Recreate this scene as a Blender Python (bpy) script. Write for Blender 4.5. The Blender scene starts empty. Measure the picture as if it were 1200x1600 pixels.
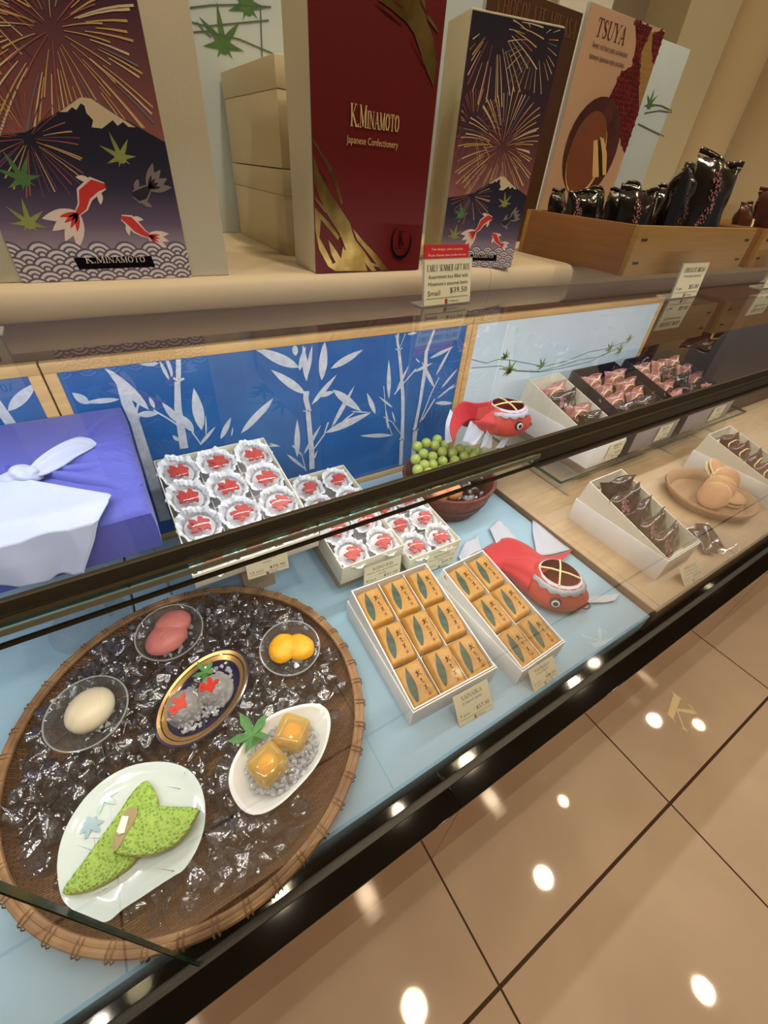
import bpy, bmesh, math, random
from mathutils import Vector, Matrix, noise
sc = bpy.context.scene
PI = math.pi
# ---------------------------------------------------------------- camera
RM = [[0.8514410235653684, -0.5199175236033372, 0.06880372112125241],
      [0.28589823001336395, 0.5701261380632601, 0.7702067182077147],
      [-0.4396707694004494, -0.6361147344208007, 0.6340722823050781]]
FPX = 651.557
CAMZ = 1.2
cam = bpy.data.cameras.new('camera')
camo = bpy.data.objects.new('camera', cam)
sc.collection.objects.link(camo)
sc.camera = camo
cam.sensor_fit = 'HORIZONTAL'
cam.sensor_width = 36.0
cam.lens = 36.0 * FPX / 1200
cam.clip_start = 0.01
M3 = Matrix(RM).transposed().to_4x4()
camo.matrix_world = Matrix.Translation((0, 0, CAMZ)) @ M3
# ---------------------------------------------------------------- light and exposure
sc.view_settings.view_transform = 'Standard'
sc.view_settings.look = 'None'
sc.view_settings.gamma = 1
sc.view_settings.use_curve_mapping = False
sc.view_settings.exposure = -0.08
world = bpy.data.worlds.new('world')
sc.world = world
world.use_nodes = True
world.node_tree.nodes['Background'].inputs[0].default_value = (1.0, 0.92, 0.83, 1)
world.node_tree.nodes['Background'].inputs[1].default_value = 0.088
sc.cycles.use_denoising = True
sc.cycles.max_bounces = 10
sc.cycles.transparent_max_bounces = 24
sc.cycles.transmission_bounces = 8
sc.cycles.sample_clamp_indirect = 4.0
sc.cycles.caustics_reflective = False

CASE_W = 62.0      # cool white strips in the case
DOWN_E = 95.0      # ceiling downlights (emission strength)

def area(name, loc, rot, sx, sy, power, col, spread=PI):
    l = bpy.data.lights.new(name, 'AREA')
    l.shape = 'RECTANGLE'; l.size = sx; l.size_y = sy
    l.energy = power; l.color = col; l.spread = spread
    o = bpy.data.objects.new(name, l)
    sc.collection.objects.link(o)
    o.location = loc; o.rotation_euler = rot
    return o
# LED strips fixed inside the case: one under the shelf board, one behind the front rail
area('case_light_rear', (1.0, 0.66, 1.070), (math.radians(0), 0, 0), 4.2, 0.025, 13.5, (0.97, 0.98, 1.0))
area('case_light_front', (1.0, 0.172, 1.062), (math.radians(25), 0, 0), 4.2, 0.015, 10, (0.97, 0.98, 1.0))
# soft bounce of the shop's ceiling lighting
def spot(loc, power, ang=130, r=.05):
    l = bpy.data.lights.new('downlight_beam', 'SPOT'); l.energy = power; l.color = (1.0, 0.86, 0.70)
    l.spot_size = math.radians(ang); l.spot_blend = 1.0; l.shadow_soft_size = r
    o = bpy.data.objects.new('downlight_beam', l); sc.collection.objects.link(o); o.location = loc
for x, y, p in ((1.57, -.19, 36), (.41, -.20, 36), (2.04, -1.11, 12), (3.4, .06, 32), (-.75, -.20, 32)):
    spot((x, y, 2.70), p)

# ---------------------------------------------------------------- helpers
def S(r, g, b):
    f = lambda c: (c / 255 / 12.92) if c / 255 <= 0.04045 else ((c / 255 + 0.055) / 1.055) ** 2.4
    return (f(r), f(g), f(b), 1)
MATS = {}
def nodes(name):
    m = bpy.data.materials.new(name); m.use_nodes = True
    return m, m.node_tree, m.node_tree.nodes['Principled BSDF']
def pm(name, col, rough=0.5, metal=0.0, spec=0.5, var=0.0, vscale=20.0, vstretch=(1, 1, 1), bump=0.0, bscale=80.0, bstretch=(1, 1, 1),
       trans=0.0, alpha=1.0, sss=0.0, coat=0.0, emit=0.0, sheen=0.0, col2=None, translucent=0.0):
    """procedural material: colour with noise variation and noise bump"""
    m, nt, p = nodes(name)
    L = nt.links
    p.inputs['Base Color'].default_value = col
    p.inputs['Roughness'].default_value = rough
    p.inputs['Metallic'].default_value = metal
    p.inputs['Specular IOR Level'].default_value = spec
    p.inputs['Transmission Weight'].default_value = trans
    p.inputs['Alpha'].default_value = alpha
    p.inputs['Coat Weight'].default_value = coat
    p.inputs['Sheen Weight'].default_value = sheen
    if sss:
        p.inputs['Subsurface Weight'].default_value = sss
        p.inputs['Subsurface Scale'].default_value = 0.01
    if emit:
        p.inputs['Emission Color'].default_value = col
        p.inputs['Emission Strength'].default_value = emit
    tc = nt.nodes.new('ShaderNodeTexCoord')
    def nz(scale, stretch, detail=4):
        mp = nt.nodes.new('ShaderNodeMapping'); mp.inputs['Scale'].default_value = stretch
        n = nt.nodes.new('ShaderNodeTexNoise'); n.inputs['Scale'].default_value = scale; n.inputs['Detail'].default_value = detail
        L.new(tc.outputs['Object'], mp.inputs['Vector']); L.new(mp.outputs[0], n.inputs['Vector'])
        return n
    n = nz(vscale, vstretch)
    mx = nt.nodes.new('ShaderNodeMix'); mx.data_type = 'RGBA'
    c2 = col2 if col2 else tuple(c * (1 - var) for c in col[:3]) + (1,)
    mx.inputs['A'].default_value = col; mx.inputs['B'].default_value = c2
    rp = nt.nodes.new('ShaderNodeMapRange'); rp.inputs['From Min'].default_value = 0.35; rp.inputs['From Max'].default_value = 0.65
    L.new(n.outputs['Fac'], rp.inputs['Value'])
    L.new(rp.outputs[0], mx.inputs['Factor'])
    L.new(mx.outputs['Result'], p.inputs['Base Color'])
    if bump:
        b = nz(bscale, bstretch)
        bp = nt.nodes.new('ShaderNodeBump'); bp.inputs['Strength'].default_value = bump; bp.inputs['Distance'].default_value = 0.002
        L.new(b.outputs['Fac'], bp.inputs['Height']); L.new(bp.outputs[0], p.inputs['Normal'])
    MATS[name] = m
    return m
def clearmat(name, tint, f0=0.04, clear=0.9, rough=0.03, grow=1.0, bump=0.0, bscale=60, diff=None, diffw=0.0):
    """thin clear material: see-through with a Fresnel gloss"""
    m, nt, p = nodes(name); L = nt.links
    nt.nodes.remove(p)
    out = nt.nodes['Material Output']
    t = nt.nodes.new('ShaderNodeBsdfTransparent'); t.inputs[0].default_value = tint
    g = nt.nodes.new('ShaderNodeBsdfGlossy'); g.inputs['Roughness'].default_value = rough; g.inputs[0].default_value = (1, 1, 1, 1)
    fr = nt.nodes.new('ShaderNodeLayerWeight'); fr.inputs['Blend'].default_value = .5
    pw_ = nt.nodes.new('ShaderNodeMath'); pw_.operation = 'POWER'; pw_.inputs[1].default_value = 5; L.new(fr.outputs['Facing'], pw_.inputs[0])
    mr_ = nt.nodes.new('ShaderNodeMapRange'); mr_.inputs['To Min'].default_value = f0 * grow; L.new(pw_.outputs[0], mr_.inputs['Value'])
    mx = nt.nodes.new('ShaderNodeMixShader')
    L.new(mr_.outputs[0], mx.inputs[0]); L.new(t.outputs[0], mx.inputs[1]); L.new(g.outputs[0], mx.inputs[2])
    last = mx
    if bump:
        tc = nt.nodes.new('ShaderNodeTexCoord'); n = nt.nodes.new('ShaderNodeTexNoise'); n.inputs['Scale'].default_value = bscale
        bp = nt.nodes.new('ShaderNodeBump'); bp.inputs['Strength'].default_value = bump; bp.inputs['Distance'].default_value = 0.004
        L.new(tc.outputs['Object'], n.inputs['Vector']); L.new(n.outputs['Fac'], bp.inputs['Height'])
        L.new(bp.outputs[0], g.inputs['Normal']); L.new(bp.outputs[0], fr.inputs['Normal'])
    if diffw:
        d = nt.nodes.new('ShaderNodeBsdfDiffuse'); d.inputs[0].default_value = diff
        tl = nt.nodes.new('ShaderNodeBsdfTranslucent'); tl.inputs[0].default_value = diff
        a = nt.nodes.new('ShaderNodeMixShader'); a.inputs[0].default_value = 0.4
        L.new(d.outputs[0], a.inputs[1]); L.new(tl.outputs[0], a.inputs[2])
        m2 = nt.nodes.new('ShaderNodeMixShader'); m2.inputs[0].default_value = diffw
        L.new(mx.outputs[0], m2.inputs[1]); L.new(a.outputs[0], m2.inputs[2]); last = m2
    L.new(last.outputs[0], out.inputs['Surface'])
    MATS[name] = m
    return m

class MB:
    """collects geometry with a material per face and links it as one mesh object"""
    def __init__(s): s.v = []; s.f = []; s.m = []; s.sm = []; s.names = []
    def mi(s, mat):
        if mat not in s.names: s.names.append(mat)
        return s.names.index(mat)
    def add(s, verts, faces, mat, smooth=False, M=None):
        o = len(s.v)
        s.v += [(M @ Vector(p)) if M else Vector(p) for p in verts]
        i = s.mi(mat)
        for f in faces:
            s.f.append([o + k for k in f]); s.m.append(i); s.sm.append(smooth)
        return s
    def box(s, x0, x1, y0, y1, z0, z1, mat, bev=0.0, M=None, seg=2):
        bm = bmesh.new(); bmesh.ops.create_cube(bm, size=1)
        for v in bm.verts:
            v.co = Vector((x0 + (v.co.x + .5) * (x1 - x0), y0 + (v.co.y + .5) * (y1 - y0), z0 + (v.co.z + .5) * (z1 - z0)))
        if bev: bmesh.ops.bevel(bm, geom=bm.edges[:], offset=bev, segments=seg, affect='EDGES', profile=0.5)
        return s.bm(bm, mat, M, smooth=bool(bev))
    def bm(s, bm, mat, M=None, smooth=False):
        bm.verts.index_update()
        s.add([v.co.copy() for v in bm.verts], [[v.index for v in f.verts] for f in bm.faces], mat, smooth, M)
        bm.free(); return s
    def loft(s, rings, mat, closed=True, cap=True, smooth=True, M=None):
        n = len(rings[0]); v = [p for r in rings for p in r]; f = []
        for i in range(len(rings) - 1):
            for j in range(n if closed else n - 1):
                k = (j + 1) % n
                f.append([i * n + j, i * n + k, (i + 1) * n + k, (i + 1) * n + j])
        s.add(v, f, mat, smooth, M)
        if cap and closed:
            s.add(rings[0], [list(range(n))[::-1]], mat, False, M); s.add(rings[-1], [list(range(n))], mat, False, M)
        return s
    def lathe(s, prof, mat, n=32, M=None, cap=False, sx=1, sy=1, wob=None):
        rings = []
        for (r, z) in prof:
            ring = []
            for k in range(n):
                a = 2 * PI * k / n; rr = r * (wob(a, z) if wob else 1)
                ring.append((rr * math.cos(a) * sx, rr * math.sin(a) * sy, z))
            rings.append(ring)
        return s.loft(rings, mat, True, cap, True, M)
    def tube(s, pts, r, mat, n=8, M=None, closed=False):
        pts = [Vector(p) for p in pts]; rings = []
        N = len(pts)
        for i, p in enumerate(pts):
            a = pts[(i - 1) % N] if (closed or i) else p; b = pts[(i + 1) % N] if (closed or i < N - 1) else p
            t = (b - a).normalized()
            u = t.cross(Vector((0, 0, 1)))
            if u.length < 1e-3: u = t.cross(Vector((0, 1, 0)))
            u.normalize(); w = u.cross(t)
            rr = r[i] if isinstance(r, (list, tuple)) else r
            rings.append([p + u * rr * math.cos(2 * PI * k / n) + w * rr * math.sin(2 * PI * k / n) for k in range(n)])
        if closed: rings.append(rings[0])
        return s.loft(rings, mat, True, not closed, True, M)
    def prism(s, poly, h, mat, M=None, z=0.0, caponly=False):
        """polygon (x, y) extruded from z to z+h"""
        n = len(poly)
        A = sum(poly[i][0] * poly[(i + 1) % n][1] - poly[(i + 1) % n][0] * poly[i][1] for i in range(n))
        if A < 0: poly = poly[::-1]
        bot = [(p[0], p[1], z) for p in poly]; top = [(p[0], p[1], z + h) for p in poly]
        f = [list(range(n, 2 * n))]
        if not caponly:
            f += [list(range(n))[::-1]] + [[i, (i + 1) % n, n + (i + 1) % n, n + i] for i in range(n)]
        return s.add(bot + top, f, mat, False, M)
    def grid(s, fn, nu, nv, mat, M=None, smooth=True):
        v = [fn(i / nu, j / nv) for i in range(nu + 1) for j in range(nv + 1)]
        f = [[i * (nv + 1) + j, (i + 1) * (nv + 1) + j, (i + 1) * (nv + 1) + j + 1, i * (nv + 1) + j + 1] for i in range(nu) for j in range(nv)]
        return s.add(v, f, mat, smooth, M)
    def sphere(s, c, r, mat, M=None, sc_=(1, 1, 1), sub=2):
        bm = bmesh.new(); bmesh.ops.create_icosphere(bm, subdivisions=sub, radius=1)
        for v in bm.verts: v.co = Vector((c[0] + v.co.x * r * sc_[0], c[1] + v.co.y * r * sc_[1], c[2] + v.co.z * r * sc_[2]))
        return s.bm(bm, mat, M, True)
    def build(s, name, parent=None, angle=0.6, tris=False, solid=0.0, recenter=False):
        me = bpy.data.meshes.new(name)
        vs = s.v
        c = Vector((0, 0, 0))
        if recenter and vs:
            xs = [v[0] for v in vs]; ys = [v[1] for v in vs]; zs = [v[2] for v in vs]
            c = Vector(((min(xs) + max(xs)) / 2, (min(ys) + max(ys)) / 2, min(zs)))
            vs = [Vector(v) - c for v in vs]
        me.from_pydata([tuple(v) for v in vs], [], s.f)
        for n in s.names: me.materials.append(MATS[n])
        me.polygons.foreach_set('material_index', s.m)
        me.polygons.foreach_set('use_smooth', s.sm)
        me.validate(); me.update()
        if any(s.sm): me.set_sharp_from_angle(angle=angle)
        o = bpy.data.objects.new(name, me)
        sc.collection.objects.link(o)
        o.location = c
        if parent: o.parent = parent
        if solid:
            md = o.modifiers.new('thickness', 'SOLIDIFY'); md.thickness = solid; md.offset = 0
        return o
def tag(o, label, cat, group=None):
    o['label'] = label; o['category'] = cat
    if group: o['group'] = group
    return o
def thing(name, label, cat, loc=(0, 0, 0), rot=(0, 0, 0), group=None):
    o = bpy.data.objects.new(name, None); sc.collection.objects.link(o)
    o.empty_display_size = 0.02
    o.location = loc; o.rotation_euler = rot
    return tag(o, label, cat, group)
def struct(o):
    o['kind'] = 'structure'; return o
def dup(root, loc, rot=None, label=None, group=None, scale=None):
    r = root.copy(); sc.collection.objects.link(r); r.location = loc
    if rot is not None: r.rotation_euler = rot
    if scale: r.scale = scale
    if label: r['label'] = label
    if group: r['group'] = group
    for ch in list(root.children):
        c = ch.copy(); sc.collection.objects.link(c); c.parent = r
        for g in list(ch.children):
            d = g.copy(); sc.collection.objects.link(d); d.parent = c
    return r
def ray(u, v):
    c = Vector((u - 600, 800 - v, -FPX))
    return Vector([sum(RM[k][i] * c[k] for k in range(3)) for i in range(3)])
def at(u, v, x=None, y=None, z=None):
    """point of the photograph taken onto a real plane of the shop"""
    r = ray(u, v)
    t = x / r.x if x is not None else (y / r.y if y is not None else (z - CAMZ) / r.z)
    return Vector((r.x * t, r.y * t, r.z * t + CAMZ))
# ---------------- lettering
_tc = {}
def text_mesh(txt):
    if txt not in _tc:
        cu = bpy.data.curves.new('t', 'FONT'); cu.body = txt; cu.size = 1; cu.align_x = 'LEFT'; cu.resolution_u = 2
        o = bpy.data.objects.new('t', cu); sc.collection.objects.link(o)
        dg = bpy.context.evaluated_depsgraph_get(); dg.update()
        me = o.evaluated_get(dg).to_mesh()
        v = [tuple(q.co) for q in me.vertices]; f = [list(p.vertices) for p in me.polygons]
        o.evaluated_get(dg).to_mesh_clear()
        bpy.data.objects.remove(o); bpy.data.curves.remove(cu)
        _tc[txt] = (v, f)
    return _tc[txt]
def put_text(mb, txt, x, y, w, h, mat, M, z=0.0006, rot=0.0):
    """text fitted to a w by h box with its lower left at x, y"""
    v, f = text_mesh(txt)
    if not v: return
    x0 = min(p[0] for p in v); x1 = max(p[0] for p in v); y0 = min(p[1] for p in v); y1 = max(p[1] for p in v)
    kx = w / max(x1 - x0, 1e-6); ky = h / max(y1 - y0, 1e-6)
    c, s_ = math.cos(rot), math.sin(rot)
    vv = []
    for p in v:
        a = (p[0] - x0) * kx; b = (p[1] - y0) * ky
        vv.append((x + a * c - b * s_, y + a * s_ + b * c, z))
    mb.add(vv, f, mat, False, M)
# serif capitals: strokes (x0,y0,x1,y1,thick) on a 0..1 high cell, T thick, t thin
T_, t_ = 0.13, 0.05
GL = {
 'K': (.85, [(.16,0,.16,1,T_), (.2,.42,.68,1,t_), (.32,.55,.76,0,T_), (.02,0,.32,0,t_), (.02,1,.32,1,t_), (.56,1,.82,1,t_), (.6,0,.88,0,t_)]),
 'M': (1.0, [(.14,0,.14,1,t_), (.16,1,.5,.05,T_), (.5,.05,.82,1,t_), (.84,0,.84,1,T_), (.02,0,.28,0,t_), (.7,0,.98,0,t_), (.02,1,.2,1,t_), (.8,1,.98,1,t_)]),
 'I': (.4, [(.2,0,.2,1,T_), (.06,0,.34,0,t_), (.06,1,.34,1,t_)]),
 'N': (.9, [(.14,0,.14,1,t_), (.14,1,.74,0,T_), (.74,0,.74,1,t_), (.02,0,.28,0,t_), (.02,1,.2,1,t_), (.62,1,.88,1,t_)]),
 'A': (.85, [(.12,0,.42,1,t_), (.42,1,.72,0,T_), (.22,.34,.62,.34,t_), (.0,0,.24,0,t_), (.6,0,.86,0,t_)]),
 'T': (.8, [(.4,0,.4,1,T_), (.05,1,.75,1,t_), (.26,0,.54,0,t_), (.06,1,.04,.78,t_), (.74,1,.76,.78,t_)]),
 'S': (.65, [(.56,.82,.44,.98,t_), (.44,.98,.22,.98,t_), (.22,.98,.1,.8,T_), (.1,.8,.2,.6,T_), (.2,.6,.48,.42,T_), (.48,.42,.56,.22,T_), (.56,.22,.42,.02,T_), (.42,.02,.2,.02,t_), (.2,.02,.08,.2,t_)]),
 'U': (.85, [(.16,1,.16,.25,T_), (.16,.25,.3,.02,T_), (.3,.02,.56,.02,t_), (.56,.02,.7,.25,t_), (.7,.25,.7,1,t_), (.03,1,.3,1,t_), (.58,1,.84,1,t_)]),
 'Y': (.8, [(.08,1,.4,.45,T_), (.72,1,.4,.45,t_), (.4,.45,.4,0,T_), (.26,0,.54,0,t_), (.0,1,.22,1,t_), (.58,1,.82,1,t_)]),
 'G': (.85, [(.7,.8,.5,.98,t_), (.5,.98,.26,.94,t_), (.26,.94,.12,.7,T_), (.12,.7,.12,.3,T_), (.12,.3,.26,.06,T_), (.26,.06,.5,.02,t_), (.5,.02,.7,.14,t_), (.7,.14,.7,.42,T_), (.54,.42,.84,.42,t_)]),
 'O': (.9, [(.3,.97,.14,.7,T_), (.14,.7,.14,.3,T_), (.14,.3,.3,.03,T_), (.3,.03,.56,.03,t_), (.56,.03,.74,.3,T_), (.74,.3,.74,.7,T_), (.74,.7,.56,.97,T_), (.56,.97,.3,.97,t_)]),
 'E': (.75, [(.16,0,.16,1,T_), (.03,0,.66,0,t_), (.03,1,.62,1,t_), (.16,.52,.5,.52,t_), (.66,0,.68,.22,t_), (.62,1,.63,.8,t_)]),
 'L': (.7, [(.16,0,.16,1,T_), (.03,0,.64,0,t_), (.03,1,.3,1,t_), (.64,0,.66,.24,t_)]),
 'R': (.85, [(.16,0,.16,1,T_), (.03,1,.46,1,t_), (.46,1,.6,.76,T_), (.6,.76,.46,.5,T_), (.46,.5,.16,.5,t_), (.36,.5,.7,0,T_), (.03,0,.3,0,t_), (.6,0,.84,0,t_)]),
 'F': (.7, [(.16,0,.16,1,T_), (.03,0,.3,0,t_), (.03,1,.62,1,t_), (.16,.52,.48,.52,t_), (.62,1,.63,.78,t_)]),
 'B': (.75, [(.16,0,.16,1,T_), (.03,1,.42,1,t_), (.42,1,.54,.78,T_), (.54,.78,.42,.54,T_), (.16,.54,.46,.54,t_), (.46,.54,.62,.28,T_), (.62,.28,.46,0,T_), (.03,0,.46,0,t_)]),
 'X': (.85, [(.12,1,.7,0,T_), (.68,1,.14,0,t_), (.0,1,.26,1,t_), (.56,1,.8,1,t_), (.02,0,.26,0,t_), (.56,0,.84,0,t_)]),
 'P': (.75, [(.16,0,.16,1,T_), (.03,1,.46,1,t_), (.46,1,.6,.76,T_), (.6,.76,.46,.46,T_), (.46,.46,.16,.46,t_), (.03,0,.3,0,t_)]),
 'C': (.8, [(.68,.8,.5,.98,t_), (.5,.98,.26,.94,t_), (.26,.94,.12,.7,T_), (.12,.7,.12,.3,T_), (.12,.3,.26,.06,T_), (.26,.06,.5,.02,t_), (.5,.02,.7,.18,t_)]),
 'H': (.9, [(.16,0,.16,1,T_), (.7,0,.7,1,T_), (.16,.52,.7,.52,t_), (.03,0,.3,0,t_), (.03,1,.3,1,t_), (.57,0,.84,0,t_), (.57,1,.84,1,t_)]),
 'D': (.85, [(.16,0,.16,1,T_), (.03,1,.44,1,t_), (.44,1,.68,.76,T_), (.68,.76,.68,.24,T_), (.68,.24,.44,0,T_), (.44,0,.03,0,t_)]),
 '.': (.3, [(.15,0,.15,.12,.12)]), ' ': (.45, []), '$': (.0, []),
}
def serif(mb, txt, x, y, w, h, mat, M, z=0.0006, small=1.0, slant=0.0):
    """capitals with thick and thin strokes; small: height of all but leading capitals of words"""
    cells = []; cx = 0; first = True
    for ch in txt:
        g = GL[ch]; k = 1.0 if (first or ch == '.') else small
        cells.append((g, cx, k)); cx += g[0] * k * 1.02
        first = ch in ' .'
    kx = w / cx
    for g, ox, k in cells:
        for i, (x0, y0, x1, y1, th) in enumerate(g[1]):
            a = Vector((x + (ox + x0 * k) * kx, y + y0 * k * h)); b = Vector((x + (ox + x1 * k) * kx, y + y1 * k * h))
            d = (b - a)
            if d.length < 1e-7: continue
            d.normalize(); th_ = th * (h * .5 + kx * .5) * k
            nn = Vector((-d.y, d.x)) * th_ / 2; e = d * min(th_, t_ * h) * .35
            q = [a - e + nn, a - e - nn, b + e - nn, b + e + nn]
            zz = z + i * 0.00001
            mb.add([(p.x + slant * (p.y - y), p.y, zz) for p in q], [[0, 1, 2, 3]], mat, False, M)
def frame_xz(o, xd=Vector((1, 0, 0)), yd=Vector((0, 0, 1))):
    """matrix whose local x,y lie in a vertical plane facing -y and z points out of it"""
    zd = xd.cross(yd)
    return Matrix(((xd.x, yd.x, zd.x, o[0]), (xd.y, yd.y, zd.y, o[1]), (xd.z, yd.z, zd.z, o[2]), (0, 0, 0, 1)))
def leafpoly(a, b, w, n=7, bend=0.0):
    a = Vector(a[:2]); b = Vector(b[:2]); d = b - a; nn = Vector((-d.y, d.x)).normalized(); L = d.length
    up = []; dn = []
    for i in range(n + 1):
        t = i / n; hw = w / 2 * math.sin(PI * t ** 0.85) ** 0.9 if 0 < t < 1 else 0
        c = a + d * t + nn * bend * L * math.sin(PI * t)
        up.append(c + nn * hw); dn.append(c - nn * hw)
    return [tuple(p) for p in up] + [tuple(p) for p in dn[1:-1][::-1]]
def strokepoly(pts, w):
    """polyline with widths -> outline"""
    P_ = [Vector(p[:2]) for p in pts]; n = len(P_); L = []; R = []
    for i, p in enumerate(P_):
        d = (P_[min(i + 1, n - 1)] - P_[max(i - 1, 0)]).normalized(); nn = Vector((-d.y, d.x))
        ww = w[i] if isinstance(w, (list, tuple)) else w
        L.append(p + nn * ww / 2); R.append(p - nn * ww / 2)
    return [tuple(p) for p in L] + [tuple(p) for p in R[::-1]]
def maplepoly(c, r, rot=0.0, lobes=7):
    out = []
    angs = [90, 40, -8, -50, 230, 188, 140] if lobes == 7 else [90, 25, -35, 215, 155]
    lens = [1, .92, .75, .45, .45, .75, .92] if lobes == 7 else [1, .9, .6, .6, .9]
    order = sorted(range(len(angs)), key=lambda i: angs[i])
    A = [(angs[i], lens[i]) for i in order]
    for i, (a, l) in enumerate(A):
        nx = A[(i + 1) % len(A)][0] + (360 if i == len(A) - 1 else 0)
        for da, k in ((-9, .55), (0, 1.0), (9, .55)) if lobes == 7 else ((-17, .62), (0, 1.0), (17, .62)):
            an = math.radians(a + da) + rot
            out.append((c[0] + r * l * k * math.cos(an), c[1] + r * l * k * math.sin(an)))
        an = math.radians((a + nx) / 2) + rot
        out.append((c[0] + r * .26 * math.cos(an), c[1] + r * .26 * math.sin(an)))
    return out
def fan(mb, poly, mat, M, z):
    """flat polygon (concave allowed, filled by triangulation)"""
    bm = bmesh.new()
    vs = [bm.verts.new((p[0], p[1], z)) for p in poly]
    try:
        f = bm.faces.new(vs)
        f.normal_update()
        if f.normal.z < 0: f.normal_flip()
        bmesh.ops.triangulate(bm, faces=[f], ngon_method='EAR_CLIP')
    except ValueError:
        pass
    mb.bm(bm, mat, M)
# ---------------------------------------------------------------- materials
pm('cream', S(208, 200, 176), 0.7, bump=.15, bscale=300, var=.06, vscale=12)
pm('cream2', S(214, 200, 166), 0.65, var=.06, vscale=8)
pm('shelf_cloth', S(206, 190, 164), 0.6, bump=.25, bscale=14, var=.05, vscale=6)
pm('white_card', S(236, 234, 228), 0.55, bump=.08, bscale=200, var=.03)
pm('ivory_card', S(228, 222, 200), 0.55, var=.03)
pm('dark_card', S(38, 33, 46), 0.4, var=.2)
pm('grey_card', S(150, 140, 140), 0.45, var=.1)
pm('rail', S(66, 60, 48), 0.5, metal=.15, var=.1)
pm('rail_edge', S(120, 112, 90), 0.3, metal=.8)
pm('steel', S(200, 205, 205), 0.2, metal=1)
pm('black', S(14, 12, 12), 0.35)
pm('frame_wood', S(214, 172, 112), 0.5, var=.16, vscale=9, vstretch=(1, 8, 14), bump=.05)
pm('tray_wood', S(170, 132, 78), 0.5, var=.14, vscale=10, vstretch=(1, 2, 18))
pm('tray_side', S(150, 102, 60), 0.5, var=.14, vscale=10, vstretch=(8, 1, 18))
pm('platform_wood', S(184, 156, 118), 0.45, var=.13, vscale=6, vstretch=(2, 14, 1))
pm('brown_dark', S(66, 42, 32), 0.5, var=.2, vscale=4)
pm('platform_edge', S(112, 90, 66), 0.5, var=.1)
pm('cloth_blue', S(150, 184, 202), 0.75, var=.04, vscale=5, bump=.05, bscale=500, sheen=.2)
pm('print_blue', S(40, 104, 168), 0.45, col2=S(28, 88, 152), vscale=7, bump=.1, bscale=200)
pm('print_pale', S(206, 212, 218), 0.5, col2=S(184, 190, 202), vscale=60)
pm('print_ice', S(206, 222, 230), 0.5, var=.04)
pm('leaf_print', S(86, 128, 78), 0.6, col2=S(112, 142, 70), vscale=60)
pm('leaf_print2', S(128, 140, 62), 0.6, col2=S(150, 156, 84), vscale=60)
pm('leaf_print3', S(64, 110, 60), 0.6, col2=S(90, 130, 70), vscale=60)
pm('vine', S(84, 104, 92), 0.6)
pm('red_card', S(106, 12, 14), 0.45, bump=.08, bscale=300, var=.05)
pm('gold', S(214, 178, 104), 0.28, metal=1, col2=S(150, 116, 60), vscale=30, vstretch=(1, 1, 1))
pm('gold_ink', S(222, 194, 140), 0.5)
pm('black_ink', S(12, 8, 18), 0.9, spec=.1)
pm('white_ink', S(226, 214, 196), 0.6)
pm('fw_gold', S(214, 176, 110), 0.6); pm('fw_cream', S(230, 208, 170), 0.6)
pm('fw_blue', S(120, 124, 140), 0.6); pm('fw_pink', S(168, 92, 84), 0.6); pm('fw_purple', S(112, 66, 92), 0.6)
pm('wave_ink', S(98, 84, 104), 0.6); pm('wave_white', S(214, 204, 200), 0.6)
pm('koi_red', S(206, 46, 34), 0.5); pm('koi_white', S(232, 210, 198), 0.5); pm('koi_black', S(28, 22, 30), 0.5); pm('koi_grey', S(128, 118, 116), 0.5)
pm('mountain_snow', S(222, 204, 172), 0.6)
pm('tag_paper', S(222, 214, 180), 0.6); pm('tag_ink', S(60, 52, 46), 0.6); pm('tag_red', S(160, 40, 34), 0.6)
pm('tag_red_card', S(196, 28, 34), 0.5)
pm('cup_paper', S(240, 242, 244), 0.4, bump=.6, bscale=90, var=.08, vscale=120)
pm('jelly_fish_red', S(196, 38, 12), 0.35); pm('bean_red', S(120, 30, 28), 0.4)
pm('packet_ochre', S(194, 146, 66), 0.42, col2=S(174, 122, 46), vscale=30, bump=.7, bscale=45)
pm('packet_leaf', S(26, 52, 40), 0.5, col2=S(50, 80, 60), vscale=90)
pm('choc_foil', S(74, 58, 46), 0.22, bump=.6, bscale=35, col2=S(44, 32, 26), vscale=40, coat=.5)
pm('pink_foil', S(176, 116, 100), 0.3, bump=.5, bscale=35, col2=S(150, 92, 84), vscale=30, coat=.3)
pm('brown_foil', S(96, 50, 36), 0.28, bump=.5, bscale=35, col2=S(70, 34, 26), vscale=30, coat=.3)
pm('black_foil', S(24, 20, 17), 0.16, bump=.9, bscale=40, coat=.6, spec=.7)
pm('flower_pink', S(180, 120, 128), 0.4)
pm('ring_cream', S(238, 220, 160), 0.4)
pm('indigo_cloth', S(78, 84, 172), 0.7, bump=.2, bscale=700, col2=S(70, 76, 164), vscale=6, sheen=.15)
pm('white_cloth', S(168, 175, 200), 0.7, bump=.2, bscale=700, var=.03, sheen=.2)
pm('bamboo', S(158, 120, 78), 0.5, col2=S(126, 90, 56), vscale=30)
pm('bamboo_tie', S(120, 82, 50), 0.6)
pm('bucket', S(116, 62, 46), 0.55, col2=S(92, 46, 36), vscale=14, vstretch=(8, 8, 1), bump=.2)
pm('grape', S(188, 202, 100), 0.22, sss=.4, col2=S(166, 186, 80), vscale=30, coat=.4)
pm('peach', S(226, 160, 112), 0.5, sss=.2, col2=S(214, 138, 92), vscale=20)
pm('mochi', S(228, 214, 182), 0.4, sss=.25, var=.05, vscale=20)
pm('sherbet_pink', S(202, 118, 110), 0.45, sss=.3, var=.08, vscale=40, bump=.15)
pm('sherbet_yellow', S(240, 178, 28), 0.45, sss=.2, col2=S(232, 158, 16), vscale=60, bump=.3, bscale=200)
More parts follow.
